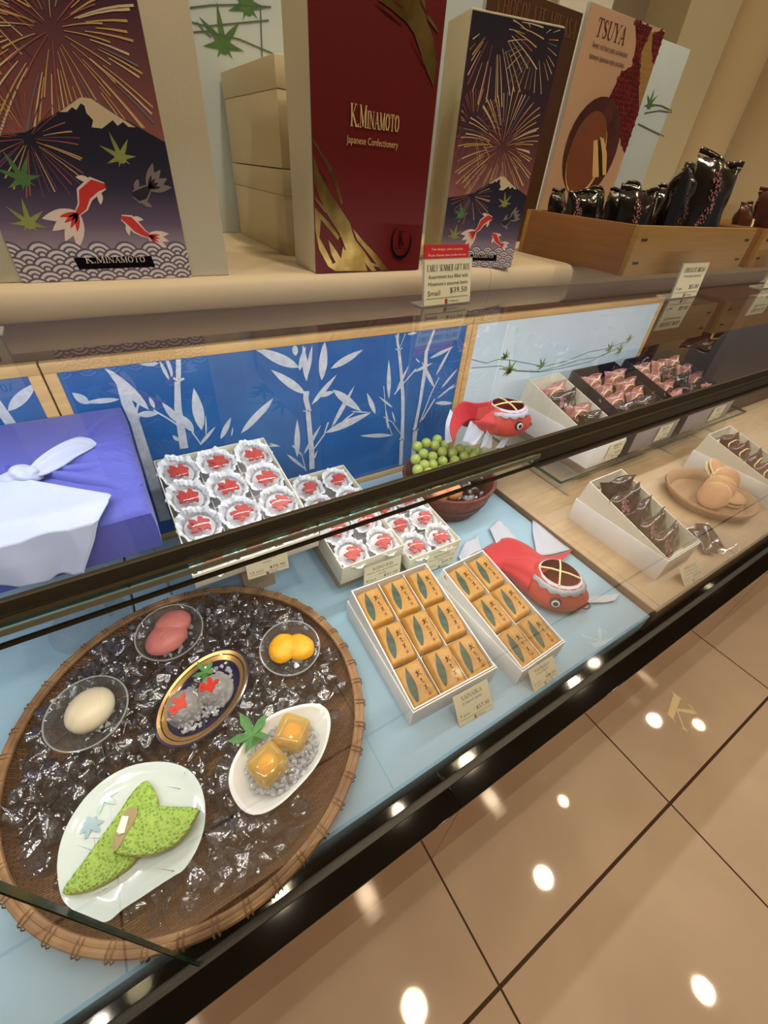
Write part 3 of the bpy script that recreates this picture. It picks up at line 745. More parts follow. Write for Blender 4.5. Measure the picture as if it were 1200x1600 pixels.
def summer_art(mb, M, top):
    """printed sleeve: fireworks, mountain, maple leaves, goldfish and waves; one unit is the sleeve's width"""
    rnd = random.Random(5)
    hz = b1(0, 590)[1]
    pts = [(0, b1(0, 595)[1])] + [b1(*q) for q in ((110,550),(200,490),(270,450),(335,405),(380,410),(450,458),(560,520))] + [(1, b1(680, 592)[1])]
    clip = (0.01, .99, top - .01)
    mb.add([(0, hz - .08, 0), (1, hz - .08, 0), (1, top, 0), (0, top, 0)], [[0, 1, 2, 3]], 'night_sky', False, M)
    G = ['fw_gold', 'fw_cream', 'fw_gold', 'fw_blue', 'fw_cream']; R_ = ['fw_pink', 'fw_gold', 'fw_pink', 'fw_purple']
    firework(mb, M, b3(1000, 90), .56, rnd, ['fw_cream', 'fw_pink', 'fw_gold'], .004, 50, clip=clip, w=.02)
    firework(mb, M, b3(1165, 170), .36, rnd, ['fw_gold', 'fw_cream', 'fw_blue'], .010, 30, clip=clip, w=.014)
    firework(mb, M, b3(900, 530), .34, rnd, R_, .014, 50, clip=clip, w=.014)
    c1 = b1(215, 120)
    firework(mb, M, c1, .56, rnd, G, .018, 64, .22, .16, .02, clip=clip)
    firework(mb, M, c1, .28, rnd, ['fw_gold', 'fw_pink'], .021, 24, .1, .1, .014, clip=clip)
    fan(mb, [(0, .0)] + pts + [(1, 0)], 'under_mountain', M, .024)
    fan(mb, [b1(*q) for q in ((248,466),(335,405),(380,410),(450,458),(565,530),(535,528),(512,508),(490,524),(470,500),(425,535),(382,530),(388,500),(360,470),(352,440),(336,430),(318,458),(300,446),(280,466))], 'mountain_snow', M, .026)
    firework(mb, M, b1(118, 580), .27, rnd, ['fw_purple', 'fw_pink', 'fw_gold'], .028, 40, .08, .08, .012, clip=clip)
    fan(mb, maplepoly(b1(503, 655), .118, .25), 'leaf_print2', M, .032)
    fan(mb, maplepoly(b1(95, 745), .132, .35), 'leaf_print3', M, .032)
    fan(mb, maplepoly(b1(120, 930), .122, -.1), 'leaf_print2', M, .032)
    goldfish(mb, M, [b1(*q) for q in ((438,775),(395,772),(352,810),(345,862),(318,895))], .075, ('koi_red', 'koi_white'), .034, .17)
    goldfish(mb, M, [b1(*q) for q in ((505,905),(540,920),(570,950),(600,972),(628,985))], .066, ('koi_red', 'koi_white'), .034, .11)
    goldfish(mb, M, [b1(*q) for q in ((552,808),(575,815),(595,808),(612,790),(625,778))], .07, ('koi_black', 'koi_grey'), .034, .12)
    # waves: overlapping fish-scale arcs
    r = .078; row = 0; y = b1(0, 1085)[1] + .02
    zc = .040
    while y > -.06:
        x = (r if row % 2 else 0)
        k = 0
        while x < 1 + r:
            n_ = 14; zc += .00002
            for rr, m_ in ((r, 'wave_ink'), (r * .86, 'wave_white'), (r * .66, 'wave_ink'), (r * .52, 'wave_white'), (r * .34, 'wave_ink'), (r * .2, 'wave_white')):
                zc += .00001
                poly = [(min(max(x + rr * math.cos(PI * i / n_), 0), 1), max(y + rr * math.sin(PI * i / n_), 0)) for i in range(n_ + 1)]
                if max(p[0] for p in poly) - min(p[0] for p in poly) < .01 or max(p[1] for p in poly) < .01: continue
                if y < 0: poly = [(max(min(p[0], 1), 0), p[1]) for p in poly]
                fan(mb, [p for i, p in enumerate(poly) if i == 0 or p != poly[i - 1]], m_, M, zc)
            x += 2 * r
        y -= r * .5; row += 1
    a = b1(330, 1122); b = b1(636, 1066)
    fan(mb, [(a[0], a[1]), (b[0], a[1] + .004), (b[0] - .01, b[1]), (a[0] - .01, b[1] - .004)], 'black_ink', M, .052)
    serif(mb, 'K.MINAMOTO', a[0] + .05, a[1] + .035, b[0] - a[0] - .1, (b[1] - a[1]) * .58, 'white_ink', M, .054, .8)
def summer_box(name, x0, x1, ax0, ax1, y, depth, h, label, mats, rz=0.0):
    k = ax1 - ax0
    t = thing(name, label, 'gift box', (x0, y, ZS), (0, 0, rz), group='gift boxes standing on the shelf')
    MB().box(0, x1 - x0, 0, depth, 0, h, 'cream', .0015).build('box_body', t)
    mb = MB(); M = frame_xz((ax0 - x0, -.0010, 0)) @ Matrix.Diagonal((k, k, k * .12, 1))
    mb.box(ax0 - x0, ax1 - x0, -.0009, 0.0, .0003, h - .001, 'cream')
    summer_art(mb, M, (h - .002) / k)
    mb.names = [mats.get(n, n) for n in mb.names]
    mb.build('printed_sleeve', t)
    return t
def skymats(sfx, k, h):
    rp('night_sky' + sfx, [(0, S(178, 116, 104)), (.22, S(140, 84, 84)), (.5, S(70, 40, 58)), (1, S(26, 22, 42))], .50 * k, h)
    rp('under_mountain' + sfx, [(0, S(214, 200, 196)), (.22, S(168, 148, 156)), (.5, S(98, 78, 104)), (.78, S(42, 34, 60)), (1, S(30, 26, 50))], 0, .64 * k)
    return {'night_sky': 'night_sky' + sfx, 'under_mountain': 'under_mountain' + sfx}
mA = skymats('_large', U, .284); mB_ = skymats('_small', .1093, .2254)
summer_box('gift_box', -.105, .1225, -.0493, .0856, .4925, .10, .284, 'largest fireworks and mountain gift box, at the left end of the shelf', mA)
summer_box('gift_box', .4012, .5125, .4022, .5115, .506, .060, .2254, 'smaller fireworks and mountain gift box to the right of the red box', mB_, math.radians(-14.8))
# red gift box
t = thing('gift_box', 'dark red gift box with gold brush strokes, white sides', 'gift box', (.2154, .4870, ZS), group='gift boxes standing on the shelf')
w, h = .1405, .235
MB().box(0, w, .0005, .058, 0, h, 'cream', .0012).build('box_body', t)
def r2(a, b):
    q = at(400 + a / 2.667, b / 2.667, y=.4870); return (min(max(q.x - .2154, .0008), w - .0008), min(max(q.z - ZS, .0005), h - .001))
mb = MB(); M = frame_xz((0, -.0010, 0))
mb.box(.0005, w - .0005, -.0008, .0004, .0003, h - .0005, 'red_card')
gz = 0
for poly in ([(228,570),(262,620),(310,690),(340,770),(362,850),(352,850),(325,770),(292,690),(255,625),(228,590)],
             [(228,640),(262,720),(300,790),(345,860),(390,930),(405,985),(440,1060),(462,1128),(330,1128),(318,1100),(352,1080),(362,1020),(345,970),(300,900),(262,820),(230,760)],
             [(240,860),(270,900),(262,990),(300,1060),(330,1128),(300,1110),(262,1040),(240,960)],
             [(262,885),(300,925),(345,985),(340,1000),(290,940),(262,905)], [(300,1000),(330,1040),(360,1090),(390,1128),(352,1128),(312,1060)],
             [(400,950),(450,1010),(500,1060),(550,1128),(520,1128),(470,1060),(420,1000)], [(410,1000),(450,1050),(500,1128),(480,1128),(432,1070)],
             [(240,815),(290,870),(330,905),(326,912),(280,880),(240,830)],
             [(500,-5),(560,40),(625,95),(655,140),(680,215),(705,290),(736,362),(750,260),(735,160),(706,80),(700,-5),(620,-5)],
             [(712,60),(758,130),(756,140),(710,80)], [(470,1090),(560,1128),(540,1128),(465,1098)]):
    gz += .00006; fan(mb, [r2(*q) for q in poly], 'gold', M, gz)
for poly in ([(262,700),(300,750),(300,758),(262,715)], [(480,-5),(560,50),(612,100),(606,102),(548,60)], [(640,150),(700,270),(696,275),(650,180)], [(352,985),(372,1040),(368,1042),(350,1000)], [(560,-5),(610,30),(607,36),(575,12)], [(678,-5),(712,60),(706,64),(684,20)]):
    gz += .00006; fan(mb, [r2(*q) for q in poly], 'red_card', M, gz)
a = r2(390, 500); b = r2(598, 455)
serif(mb, 'K.MINAMOTO', a[0], a[1] - .004, b[0] - a[0], .0155, 'gold_ink', M, .0010, .78)
put_text(mb, 'Japanese Confectionery', a[0] - .004, a[1] - .0185, b[0] - a[0] + .004, .0075, 'gold_ink', M, .0010)
c = r2(602, 1005)
ring = [(c[0] + .0135 * math.cos(math.radians(g)), c[1] + .0165 * math.sin(math.radians(g))) for g in range(125, 400, 12)]
fan(mb, strokepoly(ring, [.0006 + .0026 * math.sin(PI * i / (len(ring) - 1)) for i in range(len(ring))]), 'black_ink', M, .0011)
serif(mb, 'K', c[0] - .004, c[1] - .004, .008, .014, 'black_ink', M, .0011)
put_text(mb, 'K. Minamoto', c[0] - .008, c[1] - .008, .016, .0025, 'black_ink', M, .0011)
mb.build('printed_front', t)
# plain cream boxes piled behind the red box
for k, (z, hh, nm) in enumerate([(ZS, .0862, 'lower'), (ZS + .0872, .091, 'upper')]):
    t = thing('cream_box', nm + ' one of two plain cream cartons piled behind the red gift box', 'box', (.2249, .5940, z), group='plain cream cartons behind the red gift box')
    MB().box(0, .16, 0, .20, 0, hh * .72, 'cream2', .001).build('box_body', t)
    MB().box(-.0007, .1607, -.0007, .2007, hh * .72, hh, 'cream2', .001).build('lid', t)
# pale card screen printed with maple leaves
t = thing('printed_screen', 'tall pale screen with green maple leaves behind the large gift box', 'screen', (.02, .80, ZS))
mb = MB(); mb.box(0, .66, 0, .008, 0, .52, 'print_ice', .001); M = frame_xz((0, -.0006, 0))
def q1(a, b): q = at(a / 2.667, b / 2.667, y=.7994); return (q.x - .02, q.z - ZS)
fan(mb, maplepoly(q1(930, 185), .036, .05), 'leaf_print3', M, .0001)
fan(mb, maplepoly(q1(1030, 20), .036, .2), 'leaf_print3', M, .0001)
for k, pts in enumerate([[(770,35),(880,22),(1000,20),(1130,30)], [(770,85),(860,110),(960,100),(1120,85)], [(800,135),(860,130),(1000,165),(1140,225)], [(820,92),(850,130),(880,155)], [(1085,20),(1088,120),(1092,240)]]):
    fan(mb, strokepoly([q1(*q) for q in pts], .0016), 'vine', M, .0002 + .00002 * k)
mb.build('screen_sheet', t)
# chocolate sign, sandwich sign, pale screen and wooden upright behind the trays
def acrylic_sign(label, corners, y, art, bg):
    (xa, xb, za) = corners
    t = thing('display_sign', label, 'sign', (xa, y, ZS), group='picture signs behind the wooden trays')
    MB().box(0, xb - xa, 0, .006, 0, za - ZS, 'acrylic_edge').build('acrylic_board', t)
    mb = MB(); mb.box(.0015, xb - xa - .0015, -.0012, -.0002, .001, za - ZS - .001, bg)
    art(mb, frame_xz((0, -.0016, 0)), xb - xa, za - ZS)
    mb.build('printed_picture', t)
YS = .70
def ch_art(mb, M, w, h):
    serif(mb, 'CHOCOLATE MIKASA', w * .1, h - .030, w * .86, .020, 'choc_ink', M, .0002)
    for k in range(9):
        put_text(mb, 'O', .02 + k * .015, .07, .012, .05, 'choc_ink', M, .0001)
acrylic_sign('dark brown chocolate pancake picture sign behind the small fireworks box', (.585, .787, 1.412), YS + .008, ch_art, 'mikasa_brown')
def ts_art(mb, M, w, h):
    def q(a, b):
        p = at(800 + a / 3, b / 3, y=YS); return (min(max(p.x - .7885, .002), w - .002), min(max(p.z - ZS, .002), h - .002))
    a = q(385, 165); b = q(560, 100)
    serif(mb, 'TSUYA', a[0], q(385,165)[1], q(560,100)[0] - a[0] - .004, q(395,78)[1] - q(385,165)[1], 'tsuya_ink', M, .0002)
    put_text(mb, 'Sweet red bean paste sandwiched', a[0], q(370,228)[1], .096, .0085, 'tsuya_ink', M, .0002)
    put_text(mb, 'between Japanese-style pancakes', a[0], q(355,280)[1] , .096, .0085, 'tsuya_ink', M, .0002)
    fan(mb, [q(*p) for p in ((625,155),(700,140),(690,200),(660,330),(620,440),(598,520),(585,400),(600,270))], 'tray_wood', M, .0001)
    rnd = random.Random(3); k = 0
    reg = [q(*p) for p in ((575,100),(655,130),(600,250),(590,400),(600,520),(560,640),(530,720),(490,600),(425,560),(430,500),(480,400),(510,340),(560,310),(580,200))]
    reg2 = [q(*p) for p in ((700,130),(722,150),(670,310),(650,240),(655,160))]
    def inside(p, R):
        c = False; n = len(R)
        for i in range(n):
            x1, y1 = R[i]; x2, y2 = R[i - 1]
            if (y1 > p[1]) != (y2 > p[1]) and p[0] < (x2 - x1) * (p[1] - y1) / (y2 - y1) + x1: c = not c
        return c
    for R in (reg, reg2):
        fan(mb, R, 'tsuya_bean', M, .00015)
        x0 = min(p[0] for p in R); x1 = max(p[0] for p in R); z0 = min(p[1] for p in R); z1 = max(p[1] for p in R)
        zz = z0
        while zz < z1:
            xx = x0 + (.004 if k % 2 else 0); k += 1
            while xx < x1:
                c = (xx + rnd.uniform(-.001, .001), zz + rnd.uniform(-.001, .001))
                if inside(c, R):
                    bm = MB(); an = rnd.uniform(-.6, .6)
                    pol = [(c[0] + .0048 * math.cos(2 * PI * i / 8 + an), c[1] + .0036 * math.sin(2 * PI * i / 8)) for i in range(8)]
                    mb.add([(p[0], p[1], .0003) for p in pol], [list(range(8))], rnd.choice(['red_card', 'tsuya_bean', 'bean_red']), False, M)
                    mb.add([(c[0] + dx, c[1] + dy, .00035) for dx, dy in ((-.001, .0006), (.001, .0006), (.0008, .0016), (-.0008, .0016))], [[0, 1, 2, 3]], 'fw_pink', False, M)
                xx += .0085
            zz += .0068
    c = q(370, 700)
    def ell(rx, rz, m_, z, dx=0, dz=0, n=28):
        fan(mb, [(max(c[0] + dx + rx * math.cos(2 * PI * i / n), .002), max(c[1] + dz + rz * math.sin(2 * PI * i / n), .002)) for i in range(n)], m_, M, z)
    ell(.076, .072, 'brown_foil', .0004); ell(.052, .060, 'pancake_side', .0005, -.010, -.012); ell(.050, .060, 'pancake_top', .0006, -.012, -.008)
    fan(mb, [q(*p) for p in ((378,660),(395,655),(405,720),(402,830),(372,830))], 'pancake_side', M, .0007)
    fan(mb, [q(*p) for p in ((398,665),(412,650),(432,700),(425,820),(403,830))], 'bean_paste', M, .0007)
    fan(mb, [q(*p) for p in ((408,640),(425,650),(440,720),(436,820),(420,820),(418,720))], 'pancake_side', M, .0008)
acrylic_sign('picture sign of red beans and a cut bean pancake behind the trays', (.7885, .997, 1.4235), YS, ts_art, 'tsuya_bg')
t = thing('printed_screen', 'narrow pale screen with a maple sprig right of the bean picture sign', 'screen', (.93, YS + .02, ZS))
mb = MB(); mb.box(0, .195, 0, .012, 0, .315, 'print_ice', .001); M = frame_xz((0, -.0006, 0))
def q3(a, b): q = at(800 + a / 3, b / 3, y=YS + .02); return (q.x - .93, q.z - ZS)
fan(mb, maplepoly(q3(645, 490), .024, .1), 'leaf_print3', M, .0001)
for k, pts in enumerate([[(660,490),(700,495),(748,520)], [(620,530),(690,518),(748,528)], [(590,580),(650,610),(712,640)]]):
    fan(mb, strokepoly([q3(*q) for q in pts], .0018), 'vine', M, .0002 + .00002 * k)
mb.build('screen_sheet', t)
t = thing('wooden_upright', 'small upright wooden board behind the narrow maple screen', 'board', (1.072, YS + .04, ZS))
MB().box(0, .075, 0, .02, 0, .222, 'tray_wood', .001).build('board_panel', t)
t = thing('display_card', 'pale lit card leaning high up behind the bean picture sign', 'card', (1.02, .99, ZS))
MB().box(0, .17, 0, .008, 0, .66, 'white_card', .001).build('card_sheet', t)
# ================================================================ wooden trays with pouches on the shelf
def wood_tray(x0, y0, w, d, h, label):
    t = thing('wooden_tray', label, 'tray', (x0, y0, ZS), group='wooden trays on the shelf')
    th = .009
    mb = MB(); mb.box(0, w, 0, th, 0, h, 'tray_wood', .0008); 
    for sx in (.012, w - .026):
        for zz in (.016, h - .016): mb.box(sx, sx + .014, -.0004, .001, zz - .0015, zz + .0015, 'brown_dark')
    mb.build('front_board', t)
    MB().box(0, w, d - th, d, 0, h, 'tray_wood', .0008).build('rear_board', t)
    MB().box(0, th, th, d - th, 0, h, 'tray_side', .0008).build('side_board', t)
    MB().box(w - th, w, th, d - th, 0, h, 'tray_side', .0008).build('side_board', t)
    MB().box(th, w - th, th, d - th, 0, .005, 'tray_wood').build('tray_bottom', t)
    return t
wood_tray(.6477, .3935, .340, .207, .060, 'wooden tray full of black pouches on the shelf')
wood_tray(1.030, .3935, .34, .207, .060, 'wooden tray of brown pouches at the right end of the shelf')
def pouch(name, w, h, th, foil, label, cat, deco=None, seed=0, group=None, n=14):
    """sealed foil pouch standing up: origin at its foot, facing -y"""
    t = thing(name, label, cat, group=group)
    r = random.Random(seed); off = Vector((seed * 3.1, seed * 1.7, 0))
    def surf(side):
        def fn(u, v):
            x = (u - .5) * w; z = v * h
            pu = max(0, 1 - abs(2 * u - 1) ** 3.0); pv = max(0, 1 - abs(2 * v - 1) ** 3.2)
            T = th / 2 * (pu * pv) ** .55
            nz = noise.noise(Vector((x * 55, z * 55, side * 3)) + off)
            y = side * (T + .0055 * nz * pu + .0025 * pu * abs(noise.noise(Vector((x * 22, z * 30, 5)) + off)))
            x *= 1 - .10 * (pv ** .8) ; z += .004 * noise.noise(Vector((u * 5, seed * 2.0, 0))) * v
            if v > .86: y += .0045 * math.sin(u * 9 + seed) * (v - .86) / .14
            return (x, y, z)
        return fn
    mb = MB(); mb.grid(surf(-1), n, n, foil); mb.grid(surf(1), n, n, foil)
    body = mb.build('pouch_body', t, angle=1.2)
    mb = MB()
    def seam(u, v):
        return ((u - .5) * w, .0045 * math.sin(u * 9 + seed) * .9 - .0004, h * .985 + v * h * .06 + .003 * math.sin(u * 7 + seed))
    mb.grid(seam, 14, 2, foil); mb.build('sealed_edge', body, solid=.0006, angle=1.2)
    if deco: 
        mb = MB(); deco(mb, surf(-1), r, w, h); mb.build('printed_pattern', body)
    return t
def flowers(mb, fn, r, w, h):
    cx = r.choice([.3, .68])
    for k in range(20):
        v = .12 + .76 * k / 20 + r.uniform(-.02, .02); u = cx + .06 * math.sin(k * 1.3) + r.uniform(-.06, .06)
        R = r.uniform(.03, .048)
        for j in range(5):
            a = 2 * PI * j / 5 + r.random()
            uu, vv = u + R * math.cos(a), v + R * math.sin(a)
            if not (.06 < uu < .94 and .05 < vv < .95): continue
            p = Vector(fn(uu, vv)); p.y -= .0009
            s_ = R * w * .42
            mb.add([(p.x + s_ * math.cos(2 * PI * i / 6), p.y, p.z + s_ * math.sin(2 * PI * i / 6)) for i in range(6)], [list(range(6))], 'flower_pink')
def goldring(mb, fn, r, w, h):
    pts = []
    for k in range(22):
        a = math.radians(-20 + 270 * k / 21)
        u = .55 + .30 * math.cos(a); v = .45 + .27 * math.sin(a)
        p = Vector(fn(u, v)); p.y -= .0014; pts.append(p)
    mb.tube(pts, [.0006 + .0014 * math.sin(PI * i / 21) for i in range(22)], 'ring_cream', 5)
rnd = random.Random(11)
G1 = 'black floral pouches in the wooden tray'
P1 = pouch('confection_pouch', .075, .098, .030, 'black_foil', 'x', 'pouch', flowers, 1, G1)
P2 = pouch('confection_pouch', .075, .098, .030, 'black_foil', 'x', 'pouch', flowers, 4, G1)
row = [(.700, .572, 25, .82, 'rearmost in the left corner'), (.700, .528, -18, .84, 'second from the rear at the left side'), (.715, .480, 12, .88, 'third from the rear at the left side'), (.790, .570, 8, .9, 'in the rear row, middle'),
       (.700, .435, -10, .92, 'at the front left corner of the tray'), (.800, .440, 22, 1.22, 'large wide one near the middle of the front'), (.862, .470, -16, 1.0, 'leaning right of the wide one'), (.880, .570, 5, 1.0, 'in the rear row at the right')]
for k, (x, y, rz, s_, wh) in enumerate(row):
    src = (P1, P2)[k % 2]; lab = 'black foil pouch with pink blossoms, ' + wh
    if k < 2: o = src; o.location = (x, y, ZS + .006); o.rotation_euler = (math.radians(-10), 0, math.radians(rz)); o.scale = (s_,) * 3; o['label'] = lab
    else: o = dup(src, (x, y, ZS + .006), (math.radians(-12 + 4 * (k % 3)), 0, math.radians(rz)), lab, scale=(s_,) * 3)
dup(P1, (.885, .445, ZS + .014), (math.radians(-6), math.radians(6), math.radians(-6)), 'black foil pouch with pink blossoms, tallest, standing at the right front', scale=(1.5, 1.34, 1.30))
dup(P2, (.955, .490, ZS + .006), (math.radians(-8), 0, math.radians(12)), 'black foil pouch with pink blossoms, against the right end of its tray', scale=(.9,) * 3)
G2 = 'brown pouches in the right wooden tray'
B1 = pouch('confection_pouch', .075, .085, .030, 'brown_foil', 'brown foil pouch with a gold ring, left in the right wooden tray', 'pouch', goldring, 2, G2)
B1.location = (1.080, .450, ZS + .006); B1.rotation_euler = (math.radians(-12), 0, math.radians(15))
dup(B1, (1.150, .440, ZS + .012), (math.radians(-5), math.radians(-8), math.radians(-12)), 'brown foil pouch, taller second one in the right wooden tray', scale=(1.25,) * 3)
dup(B1, (1.235, .450, ZS + .006), (math.radians(-10), 0, math.radians(10)), 'brown foil pouch, third from the left in the right wooden tray')
dup(B1, (1.090, .545, ZS + .006), (math.radians(-8), 0, math.radians(-8)), 'brown foil pouch in the rear of the right wooden tray')

# ================================================================ price tags
def price_tag(loc, w, h, lean, rz, label, title, lines, left, price, group, holder=True, title_w=.8, rx=0, cardtop=None):
    """card in a bent clear holder; origin at the foot of the card, card leans back"""
    t = thing('price_tag', label, 'price tag', loc, (rx, 0, rz), group)
    R = Matrix.Rotation(-lean, 4, 'X')
    if holder:
        MB().box(-w / 2 - .002, w / 2 + .002, .0005, .022, 0, .0012, 'acrylic_edge').build('holder_foot', t)
        MB().box(-w / 2 - .0015, w / 2 + .0015, 0.0005, .0014, .001, h + .001, 'acrylic_edge', 0, R).build('holder_back', t)
    mb = MB(); mb.box(-w / 2, w / 2, -.0006, .0002, .0012, h, 'tag_paper', 0, R)
    M = R @ frame_xz((0, -.0008, 0))
    tw = w * title_w
    serif(mb, title, -tw / 2, h * .76, tw, h * .13, 'tag_ink', M, .0001)
    for i, l in enumerate(lines):
        lw = min(w * .84, len(l) * h * .062)
        put_text(mb, l, -lw / 2, h * (.60 - .15 * i), lw, h * .085, 'tag_ink', M, .0001)
    put_text(mb, left, -w * .43, h * .235, w * .02 * len(left) * 2.6, h * .11, 'tag_ink', M, .0001)
    put_text(mb, price, w * .04, h * .25, w * .38, h * .14, 'tag_ink', M, .0001)
    mb.box(-w * .45, w * .45, -.0009, -.0007, h * .17, h * .178, 'tag_ink', 0, R)
    mb.box(-w * .06, -w * .005, -.0009, -.0007, h * .03, h * .14, 'tag_red', 0, R)
    put_text(mb, 'K. Minamoto', w * .02, h * .06, w * .22, h * .05, 'tag_ink', M, .0001)
    mb.build('card', t)
    if cardtop: cardtop(t, R, w, h)
    return t
GT = 'price tags standing on the glass top'
def redtop(t, R, w, h):
    mb = MB(); mb.box(-w * .47, w * .45, .0022, .0032, h * .5, h * 1.30, 'tag_red_card', 0, R)
    M = R @ frame_xz((0, .0020, 0))
    put_text(mb, 'Two designs, same contents.', -w * .34, h * 1.17, w * .66, h * .065, 'white_ink', M, .0001)
    put_text(mb, 'Please choose your preferred one.', -w * .40, h * 1.05, w * .80, h * .065, 'white_ink', M, .0001)
    mb.build('red_notice', t)
price_tag((.3600, .426, ZG + .0004), .0745, .0475, math.radians(10), math.radians(4), 'price tag reading EARLY SUMMER GIFT BOX with a red notice behind it', 'EARLY SUMMER GIFT BOX', ['Assortment box filled with', "Minamoto's seasonal items"], 'Small', '$39.50', GT, True, .9, 0, redtop)
price_tag((.7730, .359, ZG + .0004), .072, .046, math.radians(4), 0, 'price tag reading CHOCOLATE MIKASA before the tray of black pouches', 'CHOCOLATE MIKASA', ['Chocolate pancake'], '1 pc', '$5.00', GT)
price_tag((1.081, .359, ZG + .0004), .072, .046, math.radians(4), 0, 'price tag before the tray of brown pouches, cut by the right edge', 'TSUYA', ['Red bean pancake'], '1 pc', '$4.50', GT)
price_tag((-.1110, .445, ZG + .0004), .0745, .050, math.radians(6), 0, 'price tag on the glass at the left edge, only its corner in view', 'SUMMER GIFT BOX', ['Assortment box'], 'Large', '$79.00', GT)

# ================================================================ goldfish jelly cups
def jelly_cup():
    t = thing('goldfish_jelly_cup', 'x', 'jelly cup')
    rr = random.Random(8)
    def wob(a, z): return 1 + (z > .004) * (.10 * noise.noise(Vector((math.cos(a) * 2.2, math.sin(a) * 2.2, 0))) + (.12 if z > .01 else .04) * noise.noise(Vector((math.cos(a) * 7, math.sin(a) * 7, z * 90))))
    mb = MB(); rings = []
    for r, z in [(.024, 0), (.029, .005), (.034, .012), (.0385, .019), (.0410, .0250), (.0360, .0235), (.0315, .0165)]:
        ring = []
        for k in range(72):
            a = 2 * PI * k / 72
            ring.append((r * wob(a, z) * math.cos(a), r * wob(a, z) * math.sin(a), z + (.011 * noise.noise(Vector((math.cos(a) * 5, math.sin(a) * 5, r * 40))) + .005 * math.sin(a - 1.2)) * (z > .01)))
        rings.append(ring)
    mb.loft(rings, 'cup_paper', True, False); mb.build('paper_wrapper', t, angle=.5)
    prof = [(.0300, .010), (.0308, .014), (.0298, .019), (.0272, .0245), (.0225, .029), (.015, .032), (.006, .0333), (.0004, .0335)]
    MB().lathe(prof, 'dome', 36).build('jelly_dome', t, angle=1.2)
    MB().lathe([(.0004, .0098), (.028, .0098)], 'cup_paper', 30).build('cup_base', t)
    mb = MB()
    sh = Matrix.Translation((.002, -.002, .0232)) @ Matrix.Scale(1.15, 4)
    body = leafpoly((.014, .006), (-.010, -.003), .020, 8, .1)
    mb.prism(body, .006, 'jelly_fish_red', sh)
    for a, b, w in (((-.004, -.002), (-.016, .007), .009), ((-.004, -.003), (-.017, -.003), .008), ((-.003, -.004), (-.010, -.014), .009), ((.004, 0), (.004, -.013), .007), ((.003, .005), (-.004, .013), .007), ((.008, .0), (.015, -.008), .006)):
        mb.prism(leafpoly((a[0]*1.2,a[1]*1.2), (b[0]*1.15,b[1]*1.15), w*1.25), .0052, 'jelly_fish_red', sh)
    mb.sphere((.010, .008, .002), .0042, 'bean_red', sh, (1.3, .9, .5), 1)
    mb.build('red_goldfish', t)
    mb = MB(); pts = []
    for k in range(15):
        a = math.radians(35 + 120 * k / 14); pts.append((.0215 * math.cos(a), .0215 * math.sin(a), .0285))
    return t
CUP = jelly_cup()
_used = [False]
ROWN = ['front row', 'second row from the front', 'third row from the front', 'back row']
def tilted(base, ang, rz=0.0):
    return Matrix.Translation(base) @ Matrix.Rotation(rz, 4, 'Z') @ Matrix.Rotation(ang, 4, 'X')
def place_cup(Mx, x, y, z, rot, label, group):
    M = Mx @ Matrix.Translation((x, y, z)) @ Matrix.Rotation(rot, 4, 'Z')
    e = M.to_euler()
    if not _used[0]:
        _used[0] = True; CUP.location = M.translation; CUP.rotation_euler = e; CUP['label'] = label; CUP['group'] = group; return CUP
    return dup(CUP, M.translation, e, label, group)
def carton(name, label, Mx, w, d, h, cols, rows, cat='box', group=None, mat='ivory_card', tray='white_card', divz=.5):
    e = Mx.to_euler()
    t = thing(name, label, cat, Mx.translation, e, group)
    th = .0022
    mb = MB()
    mb.box(0, w, 0, th, 0, h, mat, .0004); mb.box(0, w, d - th, d, 0, h, mat, .0004); mb.box(0, th, th, d - th, 0, h, mat, .0004); mb.box(w - th, w, th, d - th, 0, h, mat, .0004)
    mb.box(th, w - th, th, d - th, 0, .002, tray)
    mb.build('carton_walls', t)
    mb = MB()
    for c in range(1, cols): mb.box(w * c / cols - .0006, w * c / cols + .0006, th, d - th, .002, h * divz + .002, tray)
    for r in range(1, rows): mb.box(th, w - th, d * r / rows - .0006, d * r / rows + .0006, .002, h * divz, tray)
    mb.build('divider', t)
    return t
def riser(label, x0, x1, y0, y1, z0, z1a, z1b, mat='riser'):
    """block whose top slopes from z1a at the front to z1b at the back"""
    t = thing('display_riser', label, 'riser', (x0, y0, z0), group='blocks under the jelly cartons')
    mb = MB()
    w, d = x1 - x0, y1 - y0
    mb.add([(0, 0, 0), (w, 0, 0), (w, d, 0), (0, d, 0), (0, 0, z1a - z0), (w, 0, z1a - z0), (w, d, z1b - z0), (0, d, z1b - z0)],
           [[3, 2, 1, 0], [0, 1, 5, 4], [1, 2, 6, 5], [2, 3, 7, 6], [3, 0, 4, 7], [4, 5, 6, 7]], mat)
    mb.build('block', t)
GJ = 'cartons of goldfish jelly cups'
rnd = random.Random(2)
def fill(Mx, cols, rows, w, d, name, group, z=.004):
    cn = {2: ['left column', 'right column'], 3: ['left column', 'middle column', 'right column']}[cols]
    rn = {4: ['front row', 'second row from the front', 'second row from the back', 'back row'], 3: ['front row', 'middle row', 'back row']}[rows]
    for r in range(rows):
        for c in range(cols):
            M = Mx @ Matrix.Translation((w * (c + .5) / cols + rnd.uniform(-.0015, .0015), d * (r + .5) / rows, z)) @ Matrix.Rotation(math.radians(rnd.uniform(6, 14)), 4, 'X')
            place_cup(M, 0, 0, 0, rnd.uniform(-.5, .6), 'white-wrapped goldfish jelly cup, %s, %s of the %s' % (rn[r], cn[c], name), group)
a12 = math.radians(10)
M12 = tilted((.003, .572, .598), a12)
carton('jelly_carton', 'open twelve-piece carton of goldfish jelly, raised beside the purple wrapped box', M12, .238, .314, .040, 3, 4, group=GJ)
